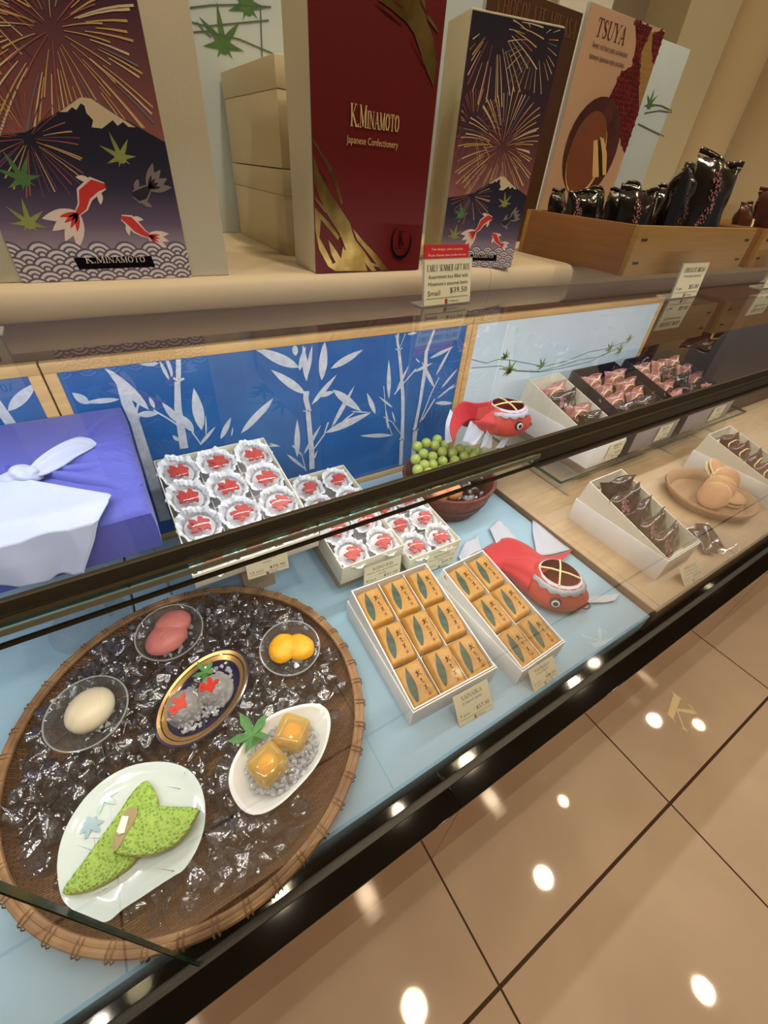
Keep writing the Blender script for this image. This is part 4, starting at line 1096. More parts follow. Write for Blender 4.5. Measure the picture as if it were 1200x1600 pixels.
fill(M12, 3, 4, .238, .314, 'twelve-piece carton', 'goldfish jelly cups in the twelve-piece carton', .012)
riser('tall brown block under the twelve-piece carton', .098, .168, .666, .80, ZP, .598 + .090 * math.tan(a12) - .001, .598 + .224 * math.tan(a12) - .001)
a8 = math.radians(7)
M8 = tilted((.281, .551, .476), a8)
carton('jelly_carton', 'open eight-piece carton of goldfish jelly in the middle', M8, .160, .310, .060, 2, 4, group=GJ)
fill(M8, 2, 4, .160, .310, 'eight-piece carton', 'goldfish jelly cups in the eight-piece carton', .032)
riser('low block under the eight-piece carton', .292, .430, .580, .84, ZP, .476 + .029 * math.tan(a8) - .001, .476 + .289 * math.tan(a8) - .001)
M6 = tilted((.4475, .526, .462), math.radians(5))
carton('jelly_carton', 'open six-piece carton of goldfish jelly beside the wooden bucket', M6, .153, .228, .040, 2, 3, group=GJ)
fill(M6, 2, 3, .153, .228, 'six-piece carton', 'goldfish jelly cups in the six-piece carton', .012)
riser('lowest block under the six-piece carton', .462, .590, .545, .74, ZP, .462 + .019 * math.tan(math.radians(5)) - .001, .462 + .214 * math.tan(math.radians(5)) - .001)
GC = 'price tags inside the case'
price_tag((.1300, .555, .5870), .078, .052, math.radians(2), math.radians(-4), 'price tag reading 12 pcs $75.90 below the twelve-piece carton', 'KINGYO', ['jelly'], '12 pcs', '$75.90', GC, False, .45)
MB().box(.118, .142, .5545, .5705, .5885, .5895, 'acrylic_edge').build('tab', bpy.data.objects['price_tag.004']).location = (-.13, -.555, -.587)
price_tag((.3820, .536, .4466), .0960, .066, math.radians(2), math.radians(-3), 'price tag reading KINGYO 8 pcs $51.10 before the eight-piece carton', 'KINGYO', ['Muscat white grape flavored', 'jelly'], '8 pcs', '$51.10', GC, False, .55)
price_tag((.5430, .518, .4330), .0880, .055, math.radians(2), math.radians(-3), 'price tag reading KINGYO 6 pcs $38.70 before the six-piece carton', 'KINGYO', ['Muscat white grape flavored', 'jelly'], '6 pcs', '$38.70', GC, False, .55)

# ================================================================ yellow jelly packets
def packet():
    t = thing('jelly_packet', 'x', 'wrapped jelly')
    w, d, h = .0565, .080, .026
    def fn(u, v):
        x = (u - .5) * w; y = v * d
        e = min(1, (1 - abs(2 * u - 1)) * 7) ** .5; e2 = min(1, (1 - abs(2 * v - 1)) * 7) ** .5
        z = h * (.35 + .65 * e * e2) * (1 - .10 * v) + .0018 * noise.noise(Vector((x * 60, y * 60, 1)))
        if v > .93: z += .006 * (v - .93) / .07
        return (x, y, z)
    mb = MB(); mb.grid(fn, 18, 22, 'packet_ochre')
    nu, nv = 18, 22
    edge = [fn(i / nu, 0) for i in range(nu + 1)] + [fn(1, j / nv) for j in range(1, nv + 1)] + [fn(i / nu, 1) for i in range(nu - 1, -1, -1)] + [fn(0, j / nv) for j in range(nv - 1, 0, -1)]
    mb.loft([[(p[0] * .97, .04 + (p[1] - .04) * .97, 0) for p in edge], edge], 'packet_ochre', True, True)
    wr = mb.build('wrapper', t, angle=1.0)
    mb = MB()
    def on(p, dz=.0006): 
        q = fn(p[0] / w + .5, p[1] / d); return (p[0], p[1], q[2] + dz)
    L = [(-.013, .016), (-.005, .072)]
    N = 12
    lf = []; rt = []; md = []
    for i in range(N + 1):
        s_ = i / N; c = Vector((-.016 + .010 * s_, .014 + .060 * s_)); hw = .0094 * math.sin(PI * (.04 + .92 * s_) ** .9) * (1 - .25 * s_)
        lf.append(on((c.x - hw, c.y))); rt.append(on((c.x + hw, c.y))); md.append(on((c.x, c.y), .0010))
    mb.loft([lf, md, rt], 'packet_leaf', False, False)
    mb.build('printed_leaf', wr)
    mb = MB()
    for (a, b, c_, d_, ww) in [(.006,.058,.014,.057,.0012),(.010,.062,.009,.051,.0013),(.009,.054,.005,.050,.0009),(.011,.055,.016,.051,.001),(.014,.061,.016,.059,.0009),
                               (.008,.045,.012,.044,.0010),(.012,.044,.009,.041,.001),(.010,.040,.013,.037,.001),(.008,.032,.012,.029,.0011),(.013,.033,.009,.024,.0012),(.011,.027,.014,.025,.0008)]:
        aa, bb = Vector((a, b)), Vector((c_, d_)); dd = (bb - aa).normalized(); nn = Vector((-dd.y, dd.x)) * ww / 2
        mb.add([on(p, .0012) for p in (aa + nn, aa - nn, bb - nn, bb + nn)], [[0, 1, 2, 3]], 'black_ink')
    mb.add([on(p, .0012) for p in ((.010, .014), (.0135, .014), (.0135, .0185), (.010, .0185))], [[0, 1, 2, 3]], 'tag_red')
    mb.build('brush_writing', wr)
    return t
PK = packet(); _pk = [False]
def packs(Mx, cols, rows, w, d, name, group, x0, y0, z0, lean=18):
    cn = {2: ['left column', 'right column'], 3: ['left column', 'middle column', 'right column']}[cols]
    rn = ['front row', 'middle row', 'back row']
    for r in range(rows):
        for c in range(cols):
            M = Mx @ Matrix.Translation((x0 + w * (c + .5) / cols, y0 + d * r / rows + .004, z0)) @ Matrix.Rotation(math.radians(lean + rnd.uniform(-1, 1)), 4, 'X') @ Matrix.Rotation(math.radians(rnd.uniform(-3, 3)), 4, 'Z')
            lab = 'ochre paper jelly packet with a green leaf, %s, %s of the %s' % (rn[r], cn[c], name)
            if not _pk[0]: _pk[0] = True; PK.location = M.translation; PK.rotation_euler = M.to_euler(); PK['label'] = lab; PK['group'] = group
            else: dup(PK, M.translation, M.to_euler(), lab, group)
def wedge_box(name, label, loc, rz, w, d, h, hin, rise, mat, inner, group, inset=.014, th=.0022, dividers=0, fmat=None):
    """lower tray with a second open tray lying in it, tipped up at the back"""
    t = thing(name, label, 'box', loc, (0, 0, rz), group)
    mb = MB()
    mb.box(0, w, 0, th, 0, h, fmat or mat, .0004); mb.box(0, w, d - th, d, 0, h, mat, .0004); mb.box(0, th, th, d - th, 0, h, mat, .0004); mb.box(w - th, w, th, d - th, 0, h, mat, .0004)
    mb.box(th, w - th, th, d - th, 0, .002, mat); mb.build('outer_tray', t)
    # inner tray: side walls are wedges from the front rim up to the raised back
    ang = math.atan2(rise, d - inset)
    a, b = th + .0006, w - th - .0006; y0, y1 = th + .001, d - th - .001
    zt0, zt1 = h + .002, h + rise; ym = d - inset
    mb = MB()
    for xa, xb in ((a, a + th), (b - th, b)):
        prof = [(y0, .003), (y1, .003), (y1, h), (ym, zt1), (y0, zt0)]
        n = len(prof)
        mb.add([(xa, y, z) for y, z in prof] + [(xb, y, z) for y, z in prof], [list(range(n))[::-1], list(range(n, 2 * n))] + [[i, (i + 1) % n, n + (i + 1) % n, n + i] for i in range(n)], inner)
    mb.box(a + th, b - th, y0, y0 + th, .003, zt0, inner)
    mb.add([(a, y1 - th, .003), (b, y1 - th, .003), (b, y1, h), (a, y1, h), (b, ym, zt1), (a, ym, zt1), (b, ym - th, zt1), (a, ym - th, zt1), (b, y1 - 2 * th, h), (a, y1 - 2 * th, h)],
           [[0, 1, 2, 3], [3, 2, 4, 5], [5, 4, 6, 7], [7, 6, 8, 9], [9, 8, 1, 0]], inner)
    zf0, zf1 = h - hin, h + rise - hin
    mb.add([(a + th, y0 + th, zf0), (b - th, y0 + th, zf0), (b - th, ym - th, zf1), (a + th, ym - th, zf1)], [[0, 1, 2, 3]], inner)
    for k in range(1, dividers + 1):
        x = a + (b - a) * k / (dividers + 1)
        mb.add([(x, y0 + th, zf0), (x, y0 + th, zf0 + hin * .8), (x, ym - th, zf1 + hin * .8), (x, ym - th, zf1), (x + .0012, y0 + th, zf0), (x + .0012, y0 + th, zf0 + hin * .8), (x + .0012, ym - th, zf1 + hin * .8), (x + .0012, ym - th, zf1)],
               [[0, 1, 2, 3], [7, 6, 5, 4], [1, 5, 6, 2]], inner)
    mb.build('inner_tray', t)
    return t, ang, zf0
t, ang, zf = wedge_box('packet_box', 'white open box of nine ochre jelly packets', (.2610, .2345, ZP), math.radians(-2.5), .192, .270, .052, .030, .045, 'white_card', 'white_card', 'white boxes of ochre jelly packets', .012, .0025, 2)
Mx = Matrix.Translation((.2610, .2345, ZP)) @ Matrix.Rotation(math.radians(-2.5), 4, 'Z') @ Matrix.Translation((0, .004, zf + .001)) @ Matrix.Rotation(ang, 4, 'X')
packs(Mx, 3, 3, .184, .255, 'nine-packet box', 'ochre jelly packets in the nine-packet box', .004, 0, .0008, 7)
t, ang, zf = wedge_box('packet_box', 'white open box of six ochre jelly packets beside the cloth goldfish', (.4890, .1950, ZP), math.radians(2), .130, .268, .052, .030, .045, 'white_card', 'white_card', 'white boxes of ochre jelly packets', .012, .0025, 1)
Mx = Matrix.Translation((.4890, .1950, ZP)) @ Matrix.Rotation(math.radians(2), 4, 'Z') @ Matrix.Translation((0, .004, zf + .001)) @ Matrix.Rotation(ang, 4, 'X')
packs(Mx, 2, 3, .122, .252, 'six-packet box', 'ochre jelly packets in the six-packet box', .004, 0, .0008, 7)
price_tag((.3790, .1850, ZP), .080, .060, math.radians(38), math.radians(-3), 'price tag reading SAISAIKA 9 pcs $57.30 before the nine-packet box', 'SAISAIKA', ['Liquid jelly'], '9 pcs', '$57.30', GC, False, .6)
price_tag((.5480, .1660, ZP), .072, .045, math.radians(42), 0, 'price tag reading SAISAIKA 6 pcs before the six-packet box', 'SAISAIKA', ['Liquid jelly'], '6 pcs', '$38.20', GC, False, .6)
# ================================================================ right side: glass shelf, chocolate boxes
t = thing('glass_shelf', 'green-edged glass shelf on clear legs over the wooden platform', 'shelf', (1.0, .555, .524))
mb = MB(); mb.add([(0, 0, .009), (1.15, 0, .009), (1.15, .36, .009), (0, .36, .009)], [[0, 1, 2, 3]], 'pane')
mb.box(0, 1.15, -.0005, .0005, 0, .009, 'pane_edge'); mb.box(-.0005, .0005, 0, .36, 0, .009, 'pane_edge'); mb.box(1.1495, 1.1505, 0, .36, 0, .009, 'pane_edge'); mb.box(0, 1.15, .3595, .3605, 0, .009, 'pane_edge')
mb.build('glass_sheet', t)
for x in (.095, .69, 1.05):
    MB().box(x - .0035, x + .0035, .012, .33, ZW - .524, -.0002, 'acrylic', .0005).build('acrylic_leg', t)
ZT = .5335
GB = 'boxes on the glass shelf'
W1 = wedge_box('chocolate_box', 'white open wedge box of mixed pouches on the glass shelf', (1.127, .567, ZT), 0, .158, .318, .084, .050, .083, 'white_card', 'ivory_card', GB)
W2 = wedge_box('chocolate_box', 'dark open wedge box beside the white one on the glass shelf', (1.345, .567, ZT), 0, .250, .318, .084, .050, .083, 'dark_card', 'dark_card', GB, fmat='grey_card')
W3 = wedge_box('chocolate_box', 'dark open wedge box at the right end of the glass shelf', (1.655, .567, ZT), 0, .330, .318, .084, .050, .083, 'dark_card', 'dark_card', GB, fmat='grey_card')
W4 = wedge_box('chocolate_box', 'white open wedge box of dark pouches on the wooden platform', (1.0035, .2165, ZW), 0, .152, .279, .070, .045, .068, 'white_card', 'ivory_card', 'boxes on the wooden platform')
W5 = wedge_box('chocolate_box', 'white open wedge box of red-brown pouches at the far right', (1.640, .215, ZW), 0, .160, .279, .070, .045, .068, 'white_card', 'ivory_card', 'boxes on the wooden platform')
PD = pouch('chocolate_pouch', .105, .072, .022, 'choc_foil', 'x', 'pouch', None, 3)
PF = pouch('chocolate_pouch', .105, .072, .022, 'choc_foil', 'x', 'pouch', flowers, 6)
PP = pouch('chocolate_pouch', .105, .062, .022, 'pink_foil', 'x', 'pouch', goldring, 9)
PR = pouch('chocolate_pouch', .105, .062, .022, 'brown_foil', 'x', 'pouch', goldring, 12)
PN = {'D': (PD, 'dark brown pouch'), 'F': (PF, 'dark pouch with pink blossoms'), 'P': (PP, 'pink-brown pouch with a gold ring'), 'R': (PR, 'red-brown pouch with a gold ring')}
seen = set()
def pouches(box, loc, w, d, cols, pattern, boxname, group, lean=-40, up=.0, scale=1.0):
    """rows listed from the front; each pouch leans back on the next"""
    ang, zf = box[1], box[2]
    rows = len(pattern)
    Mx = Matrix.Translation(loc) @ Matrix.Translation((0, .012, zf + .004)) @ Matrix.Rotation(ang, 4, 'X')
    ords = ['front', 'second', 'third', 'fourth', 'fifth', 'rearmost']
    for r, rowp in enumerate(pattern):
        for c, k in enumerate(rowp):
            if k == ' ': continue
            src, nm = PN[k]
            x = w * (c + .5) / len(rowp); y = (d - .03) * (r + .25) / rows
            rn = 'rearmost' if r == rows - 1 else ords[r]
            cn = '' if len(rowp) == 1 else (', left' if c == 0 else (', right' if c == len(rowp) - 1 else ', middle'))
            lab = '%s, %s row%s, in the %s' % (nm, rn, cn, boxname)
            M = Mx @ Matrix.Translation((x, y, up)) @ Matrix.Rotation(math.radians(lean + rnd.uniform(-6, 6)), 4, 'X') @ Matrix.Rotation(math.radians(rnd.uniform(-7, 7)), 4, 'Y') @ Matrix.Rotation(math.radians(rnd.uniform(-8, 8)), 4, 'Z')
            wk = min(1.32, (w - .012) / len(rowp) / .105) 
            sc3 = (wk, scale, scale)
            if id(src) not in seen:
                seen.add(id(src)); src.location = M.translation; src.rotation_euler = M.to_euler(); src['label'] = lab; src['group'] = group; src.scale = sc3
            else: dup(src, M.translation, M.to_euler(), lab, group, scale=sc3)
pouches(W4, (1.0035, .2165, ZW), .152, .262, 1, ['F', 'F', 'D', 'F', 'D'], 'white platform box', 'dark pouches in the white box on the platform')
pouches(W1, (1.127, .567, ZT), .158, .30, 1, ['P', 'D', 'P', 'F', 'P'], 'white shelf box', 'pouches in the white box on the shelf')
pouches(W2, (1.345, .567, ZT), .250, .30, 2, ['FF', 'FF', 'PP', 'PP', 'PP'], 'nearer dark shelf box', 'pouches in the nearer dark box')
pouches(W3, (1.655, .567, ZT), .330, .30, 3, ['PFP', 'PFP', 'PDP', 'PFP', 'PPP'], 'far dark shelf box', 'pouches in the far dark box')
pouches(W5, (1.640, .215, ZW), .160, .262, 1, ['R', 'R', 'R', 'R', 'R'], 'far right white box', 'red-brown pouches in the far white box')
price_tag((1.245, .5645, ZT + .012), .080, .055, 0, 0, 'price tag on the front of the white box on the glass shelf', 'MIKASA', ['Assorted'], '5 pcs', '$25.00', GC, False, .5)
price_tag((1.515, .5645, ZT + .012), .080, .055, 0, 0, 'price tag on the front of the nearer dark box on the shelf', 'MIKASA', ['Assorted'], '9 pcs', '$45.00', GC, False, .5)
price_tag((1.880, .5645, ZT + .012), .090, .055, 0, 0, 'price tag on the front of the far dark box on the shelf', 'MIKASA', ['Assorted'], '12 pcs', '$60.00', GC, False, .5)
price_tag((1.095, .1640, ZW), .085, .050, math.radians(45), math.radians(-4), 'price tag before the white box on the wooden platform', 'MIKASA', ['Chocolate pancake', 'with bean paste'], '5 pcs', '$25.00', GC, False, .6)
# round wooden dish with pancake sandwiches
t = thing('wooden_dish', 'large round wooden dish holding pancakes on the wooden platform', 'dish', (1.505, .345, ZW))
MB().lathe([(.0005, .006), (.105, .008), (.124, .034), (.131, .036), (.133, .030), (.112, .0), (.0005, 0)], 'wood_dish', 64).build('dish_body', t, angle=.8)
def dora():
    t = thing('pancake_sandwich', 'x', 'pancake')
    MB().lathe([(.0005, .0), (.034, .0), (.041, .004), (.041, .008), (.034, .011), (.0005, .0125)], 'dorayaki_edge', 32).build('lower_pancake', t)
    MB().lathe([(.0005, .012), (.036, .012), (.0365, .0165), (.0005, .017)], 'bean_paste', 32).build('bean_filling', t)
    MB().lathe([(.0005, .0165), (.041, .0165), (.0422, .020), (.041, .0225)], 'dorayaki_edge', 32).build('upper_rim', t)
    MB().lathe([(.041, .0225), (.034, .027), (.018, .030), (.0005, .031)], 'dorayaki', 32).build('upper_pancake', t)
    return t
D = dora(); GD = 'pancake sandwiches on the wooden dish'
for k, (x, y, z, rx, ry, lab) in enumerate([(1.470, .320, .012, 0, 55, 'leaning leftmost in the wooden dish'), (1.500, .330, .022, 0, 50, 'leaning second from the left in the wooden dish'), (1.545, .300, .010, 0, 0, 'lying flat at the front right of the dish'),
                                        (1.540, .345, .034, 0, 48, 'leaning third, over the flat one'), (1.560, .385, .036, 15, 30, 'at the back of the heap, cut open')]):
    if k == 0: D.location = (x, y, ZW + z + .028); D.rotation_euler = (math.radians(rx), math.radians(-ry), 0); D['label'] = 'round brown pancake sandwich ' + lab; D['group'] = GD
    else: dup(D, (x, y, ZW + z + (.028 if ry else 0)), (math.radians(rx), math.radians(-ry), .3 * k), 'round brown pancake sandwich ' + lab, GD)
# clear dish with two dark cakes
t = thing('glass_dish', 'shallow clear dish before the wooden dish', 'dish', (1.290, .235, ZW))
MB().lathe([(.0005, .002), (.050, .003), (.074, .014), (.077, .013), (.052, .0003), (.0005, .0)], 'bowl_glass', 48, sx=1.0, sy=1.0).build('dish_glass', t, angle=1)
for k, (x, y, a) in enumerate([(1.264, .238, 1.0), (1.312, .240, .85)]):
    t = thing('chocolate_cake', ['left', 'right'][k] + ' of two flat dark pouches lying in the clear dish', 'pouch', (x, y, ZW + .0085), (0, 0, a), 'flat dark pouches in the clear dish')
    def fn(u, v): return ((u - .5) * .100, (v - .5) * .042, .012 * (max(0, 1 - abs(2 * u - 1) ** 3) * max(0, 1 - abs(2 * v - 1) ** 2)) ** .5 + .0008 * noise.noise(Vector((u * 9, v * 5, k))))
    mb = MB(); mb.grid(fn, 16, 10, 'choc_foil'); mb.add([(-.050, -.021, 0), (.050, -.021, 0), (.050, .021, 0), (-.050, .021, 0)], [[3, 2, 1, 0]], 'choc_foil'); mb.build('foil_wrap', t)

# ================================================================ wooden bucket with ice, grapes and peaches
BX, BY = .730, .738
t = thing('wooden_bucket', 'round dark red-brown wooden bucket of ice and fruit', 'bucket', (BX, BY, ZP))
MB().lathe([(.0005, 0), (.098, 0), (.118, .04), (.138, .098), (.137, .102), (.129, .102), (.112, .045), (.100, .012), (.0005, .012)], 'bucket', 64).build('bucket_body', t, angle=.6)
mb = MB()
for z in (.028, .052): mb.lathe([(.112 + (z - .028) * .45, z - .003), (.1145 + (z - .028) * .45, z), (.113 + (z - .028) * .45, z + .003)], 'brown_dark', 64)
mb.build('hoop', t)
def ice_shape(seed, r=.013):
    rr = random.Random(seed); bm = bmesh.new()
    for k in range(rr.choice([9, 11, 13])):
        d = Vector((rr.gauss(0, 1), rr.gauss(0, 1), rr.gauss(0, .7))).normalized() * r * rr.uniform(.75, 1.15)
        bm.verts.new(d)
    bmesh.ops.convex_hull(bm, input=bm.verts[:])
    for v in [v for v in bm.verts if not v.link_faces]: bm.verts.remove(v)
    bmesh.ops.bevel(bm, geom=bm.edges[:], offset=r * .10, segments=1, affect='EDGES')
    bmesh.ops.recalc_face_normals(bm, faces=bm.faces[:])
    return bm
def ice_bed(name, parent, fn, count, r, mat, seed, top=True):
    rr = random.Random(seed); mb = MB()
    shapes = []
    for k in range(6):
        b = ice_shape(seed + k, r); b.verts.index_update()
        shapes.append(([v.co.copy() for v in b.verts], [[v.index for v in f.verts] for f in b.faces])); b.free()
    for k in range(count):
        p = fn(rr); 
        if p is None: continue
        v, f = rr.choice(shapes)
        M = Matrix.Translation(p) @ Matrix.Rotation(rr.uniform(0, 6.3), 4, 'Z') @ Matrix.Rotation(rr.uniform(0, 6.3), 4, 'X') @ Matrix.Scale(rr.uniform(.7, 1.2), 4)
        mb.add(v, f, mat, False, M)
    o = mb.build(name, parent)
    o['kind'] = 'stuff'
    return o
def bk(rr):
    a = rr.uniform(0, 2 * PI); q = .105 * math.sqrt(rr.random()); return (BX + q * math.cos(a), BY + q * math.sin(a), ZP + .072 + rr.uniform(-.01, .012))
o = ice_bed('crushed_ice', None, bk, 170, .012, 'ice', 40); tag(o, 'clear crushed ice filling the wooden bucket', 'ice')
def g_pos():
    out = []; rr = random.Random(5)
    # bunch traced by eye: seven across, piled three high towards the left
    for k, (a, b) in enumerate([(545,380),(600,415),(440,408),(505,425),(365,455),(400,492),(580,485),(480,528),(680,510),(815,475),(780,525),(895,490),(345,565),(405,605),(590,580),(498,615),(700,570),(350,655),(750,465),(860,535),
                                (960,500),(800,590),(880,600),(650,630),(560,660),(450,680),(950,560),(730,630),(1000,530)]):
        p = at(594 + a / 6, 625 + b / 6, y=.845 - (b - 380) / 300 * .11 - (a - 345) / 700 * .02)
        out.append(p)
    return out
gp = g_pos()
g0 = None
# keep neighbouring grapes from running into one another
R_ = .0150
for it in range(12):
    for i in range(len(gp)):
        for j in range(i):
            d = gp[i] - gp[j]
            if d.length < 2 * R_ * .98:
                if d.length < 1e-6: d = Vector((.001, 0, 0))
                s_ = d.normalized() * (2 * R_ * .98 - d.length) / 2
                gp[i] = gp[i] + s_; gp[j] = gp[j] - s_
order = sorted(range(len(gp)), key=lambda i: gp[i].x)
for n_, i in enumerate(order):
    p = gp[i]
    lab = 'green muscat grape piled in the wooden bucket'
    if g0 is None:
        g0 = MB().sphere((0, 0, 0), R_, 'grape', None, (1, 1, 1.06), 3).build('grape'); g0.location = p; tag(g0, lab, 'grape', 'green grapes in the wooden bucket')
    else:
        o = g0.copy(); sc.collection.objects.link(o); o.location = p
for k, (u, v) in enumerate([(686, 772), (708, 768)]):
    p = at(u, v, z=.515)
    t = thing('peach', ['left', 'right'][k] + ' of two pale peaches on the ice in the bucket', 'peach', p, group='peaches in the bucket')
    MB().sphere((0, 0, 0), .026, 'peach', None, (1, 1, .95), 3).build('peach_flesh', t)

# ================================================================ cloth goldfish
def fish(name_label, M, scale=1.0):
    pass
def goldfish_lantern(label, loc, rz, tilt, up, floor_=.0015):
    t = thing('cloth_goldfish', label, 'goldfish ornament', loc, (tilt[0], tilt[1], rz), 'cloth goldfish ornaments')
    # head: a squat barrel with a round opening on top; nose towards +x
    mb = MB(); rings = []
    prof = [(.044, .078), (.050, .074), (.058, .060), (.066, .040), (.068, .022), (.058, .006), (.030, .001)]
    for r, z in prof:
        ring = []
        for k in range(40):
            a = 2 * PI * k / 40
            ex = 1.0 + (.22 if z < .05 else .10) * max(0, math.cos(a)) ** 2 + .30 * max(0, -math.cos(a)) ** 3 * (1 if z < .06 else .3)
            ring.append((r * ex * math.cos(a), r * .95 * math.sin(a), z))
        rings.append(ring)
    mb.loft(rings, 'koi_head', True, False); mb.build('head', t, angle=1.2)
    mb = MB()
    inner = [[(p[0] * .93, p[1] * .93, p[2]) for p in r_] for r_ in rings[:6]]
    mb.loft(inner, 'koi_inside', True, False); mb.add(inner[-1], [list(range(40))], 'koi_inside'); mb.build('head_lining', t, angle=1.2)
    # scalloped white trim and crossed bands
    mb = MB(); r0, r1 = [], []
    for k in range(80):
        a = 2 * PI * k / 80; s_ = .0135 + .005 * abs(math.sin(a * 7))
        f = 1.0 + .10 * max(0, math.cos(a)) ** 2
        r0.append((.0435 * f * math.cos(a), .0435 * .95 * math.sin(a), .0795)); r1.append(((.0468 + s_ * .80) * f * math.cos(a), (.0468 + s_ * .80) * .95 * math.sin(a), .0795 - s_))
    mb.loft([r0, r1], 'koi_paper', True, False); mb.build('scalloped_trim', t, solid=.0008)
    mb = MB(); 
    for a in (.2, 1.75):
        c, s_ = math.cos(a), math.sin(a)
        mb.tube([(-.047 * c, -.043 * s_, .079), (-.02 * c, -.02 * s_, .0835), (.02 * c, .02 * s_, .0835), (.048 * c, .043 * s_, .079)], .0022, 'ring_cream', 6)
    mb.build('crossed_band', t)
    for s_ in (-1, 1):
        e = Matrix.Translation((.033, s_ * .0565, .040)) @ Matrix.Rotation(math.radians(90 * -s_ + 0), 4, 'X') @ Matrix.Rotation(math.radians(20), 4, 'Y')
        e = Matrix.Translation((.016, s_ * .0600, .042)) @ Matrix.Rotation(math.radians(12 * -s_), 4, 'Z') @ Matrix.Rotation(math.radians(-s_ * 78), 4, 'X')
        mp_ = MB().lathe([(.0005, .0064), (.0055, .0062), (.0060, .0056)], 'eye_dark', 24, e)
        mb = MB(); mb.lathe([(.0062, .0056), (.0092, .0046)], 'white_card', 24, e)
        mb.lathe([(.0092, .0046), (.0130, .0020), (.0135, -.004)], 'eye_dark', 24, e); eb = mb.build('eye', t); mp_.build('pupil', eb)
    mb = MB(); pts = [(.080 + .011 * math.cos(a), .012 * math.sin(a), .014 + .003 * math.cos(a)) for a in [2 * PI * k / 20 for k in range(20)]]
    mb.tube(pts, .002, 'eye_dark', 6, closed=True); mb.build('mouth_ring', t)
    # body gathers behind the head
    mb = MB(); rings = []
    for i, (x, rr, zz) in enumerate([(-.050, .050, .034), (-.075, .044, .040), (-.100, .030, .038), (-.122, .020, .032)]):
        rings.append([(x, rr * math.cos(a) * (1 + .07 * math.sin(a * 7)), zz + rr * .75 * math.sin(a) * (1 + .07 * math.sin(a * 7))) for a in [2 * PI * k / 36 for k in range(36)]])
    mb.loft(rings, 'koi_cloth', True, True); mb.build('gathered_body', t, angle=1.2)
    # flowing tail: red cloth edged with white paper
    def strip(nm, rows, mat, n=26, amp=.006, ph=0):
        def fn(u, v):
            k = u * (len(rows) - 1); i = min(int(k), len(rows) - 2); f = k - i
            def cr(c):
                q = [Vector(rows[min(max(i + d, 0), len(rows) - 1)][c]) for d in (-1, 0, 1, 2)]
                return .5 * ((2 * q[1]) + (q[2] - q[0]) * f + (2 * q[0] - 5 * q[1] + 4 * q[2] - q[3]) * f * f + (3 * q[1] - q[0] - 3 * q[2] + q[3]) * f ** 3)
            a = cr(0); b = cr(1)
            p = a.lerp(b, v); p.z += amp * math.sin(u * 11 + ph + v * 2) * v * .8
            p.z = max(p.z, floor_)
            return tuple(p)
        mb = MB(); mb.grid(fn, n, 10, mat); return mb.build(nm, t, solid=.0008, angle=1.5)
    strip('tail_cloth', up[0], 'koi_cloth'); 
    for rows in up[1]: strip('tail_edge', rows, 'koi_paper', 20, .004, 1)
    for rows in up[2]: strip('fin', rows, 'koi_paper', 12, .003, 2)
    return t
# lower one lies on the blue cloth, nose to the front right
L0 = Vector((.735, .325, ZP + .0005)); RZ = math.radians(-62)
def loc(u, v, z=.43):
    p = at(u, v, z=z) - L0; c, s_ = math.cos(-RZ), math.sin(-RZ)
    return (p.x * c - p.y * s_, p.x * s_ + p.y * c, z - L0.z + .002)
tail = [[loc(832, 912, .455), loc(722, 884)], [loc(836, 905, .46), loc(740, 866)], [loc(840, 900, .46), loc(785, 842)], [loc(850, 895, .465), loc(820, 852)], [loc(860, 890, .465), loc(855, 868)], [loc(866, 888, .462), loc(896, 858)]]
edge = [[[loc(722, 884), loc(716, 870)], [loc(735, 868), loc(728, 848)], [loc(752, 860), loc(745, 838)]], [[loc(775, 850), loc(764, 826)], [loc(790, 842), loc(780, 814)], [loc(812, 850), loc(800, 832)]], [[loc(838, 866), loc(832, 834)], [loc(856, 868), loc(838, 802)], [loc(896, 858), loc(890, 845)]]]
fins = [[[loc(898, 908), loc(890, 905)], [loc(912, 896), loc(905, 900)]], [[loc(912, 935), loc(908, 945)], [loc(968, 928), loc(960, 940)]]]
goldfish_lantern('red cloth goldfish lying on the pale blue cloth beside the six-packet box', L0, RZ, (0, 0), (tail, edge, fins))
# upper one stands behind the bucket on a low block, nose to the right
U0 = Vector((.895, .735, .6375)); RZ2 = math.radians(-20)
def loc2(u, v, y):
    p = at(u, v, y=y) - U0; c, s_ = math.cos(-RZ2), math.sin(-RZ2)
    return (p.x * c - p.y * s_, p.x * s_ + p.y * c, p.z)
tail = [[loc2(764, 668, .725), loc2(768, 629, .735)], [loc2(750, 657, .735), loc2(745, 627, .75)], [loc2(733, 656, .75), loc2(722, 630, .77)], [loc2(719, 668, .745), loc2(707, 645, .765)], [loc2(707, 690, .72), loc2(701, 668, .73)]]
edge = [[[loc2(708, 645, .764), loc2(703, 640, .77)], [loc2(702, 668, .73), loc2(696, 665, .735)], [loc2(707, 690, .72), loc2(696, 695, .72)]]]
fins = [[[loc2(735, 657, .75), loc2(722, 690, .73)], [loc2(762, 668, .73), loc2(742, 697, .71)]], [[loc2(762, 670, .72), loc2(750, 700, .70)], [loc2(770, 674, .72), loc2(768, 702, .70)]], [[loc2(790, 680, .71), loc2(774, 700, .69)], [loc2(798, 678, .71), loc2(786, 702, .69)]]]
goldfish_lantern('red cloth goldfish raised behind the grapes, before the framed panels', U0, RZ2, (0, 0), (tail, edge, fins), -1)
t = thing('display_stand', 'clear acrylic stand under the upper cloth goldfish', 'stand', (.86, .70, ZP + .001))
MB().box(0, .045, 0, .07, 0, .2115, 'acrylic', .002).build('stand_block', t)

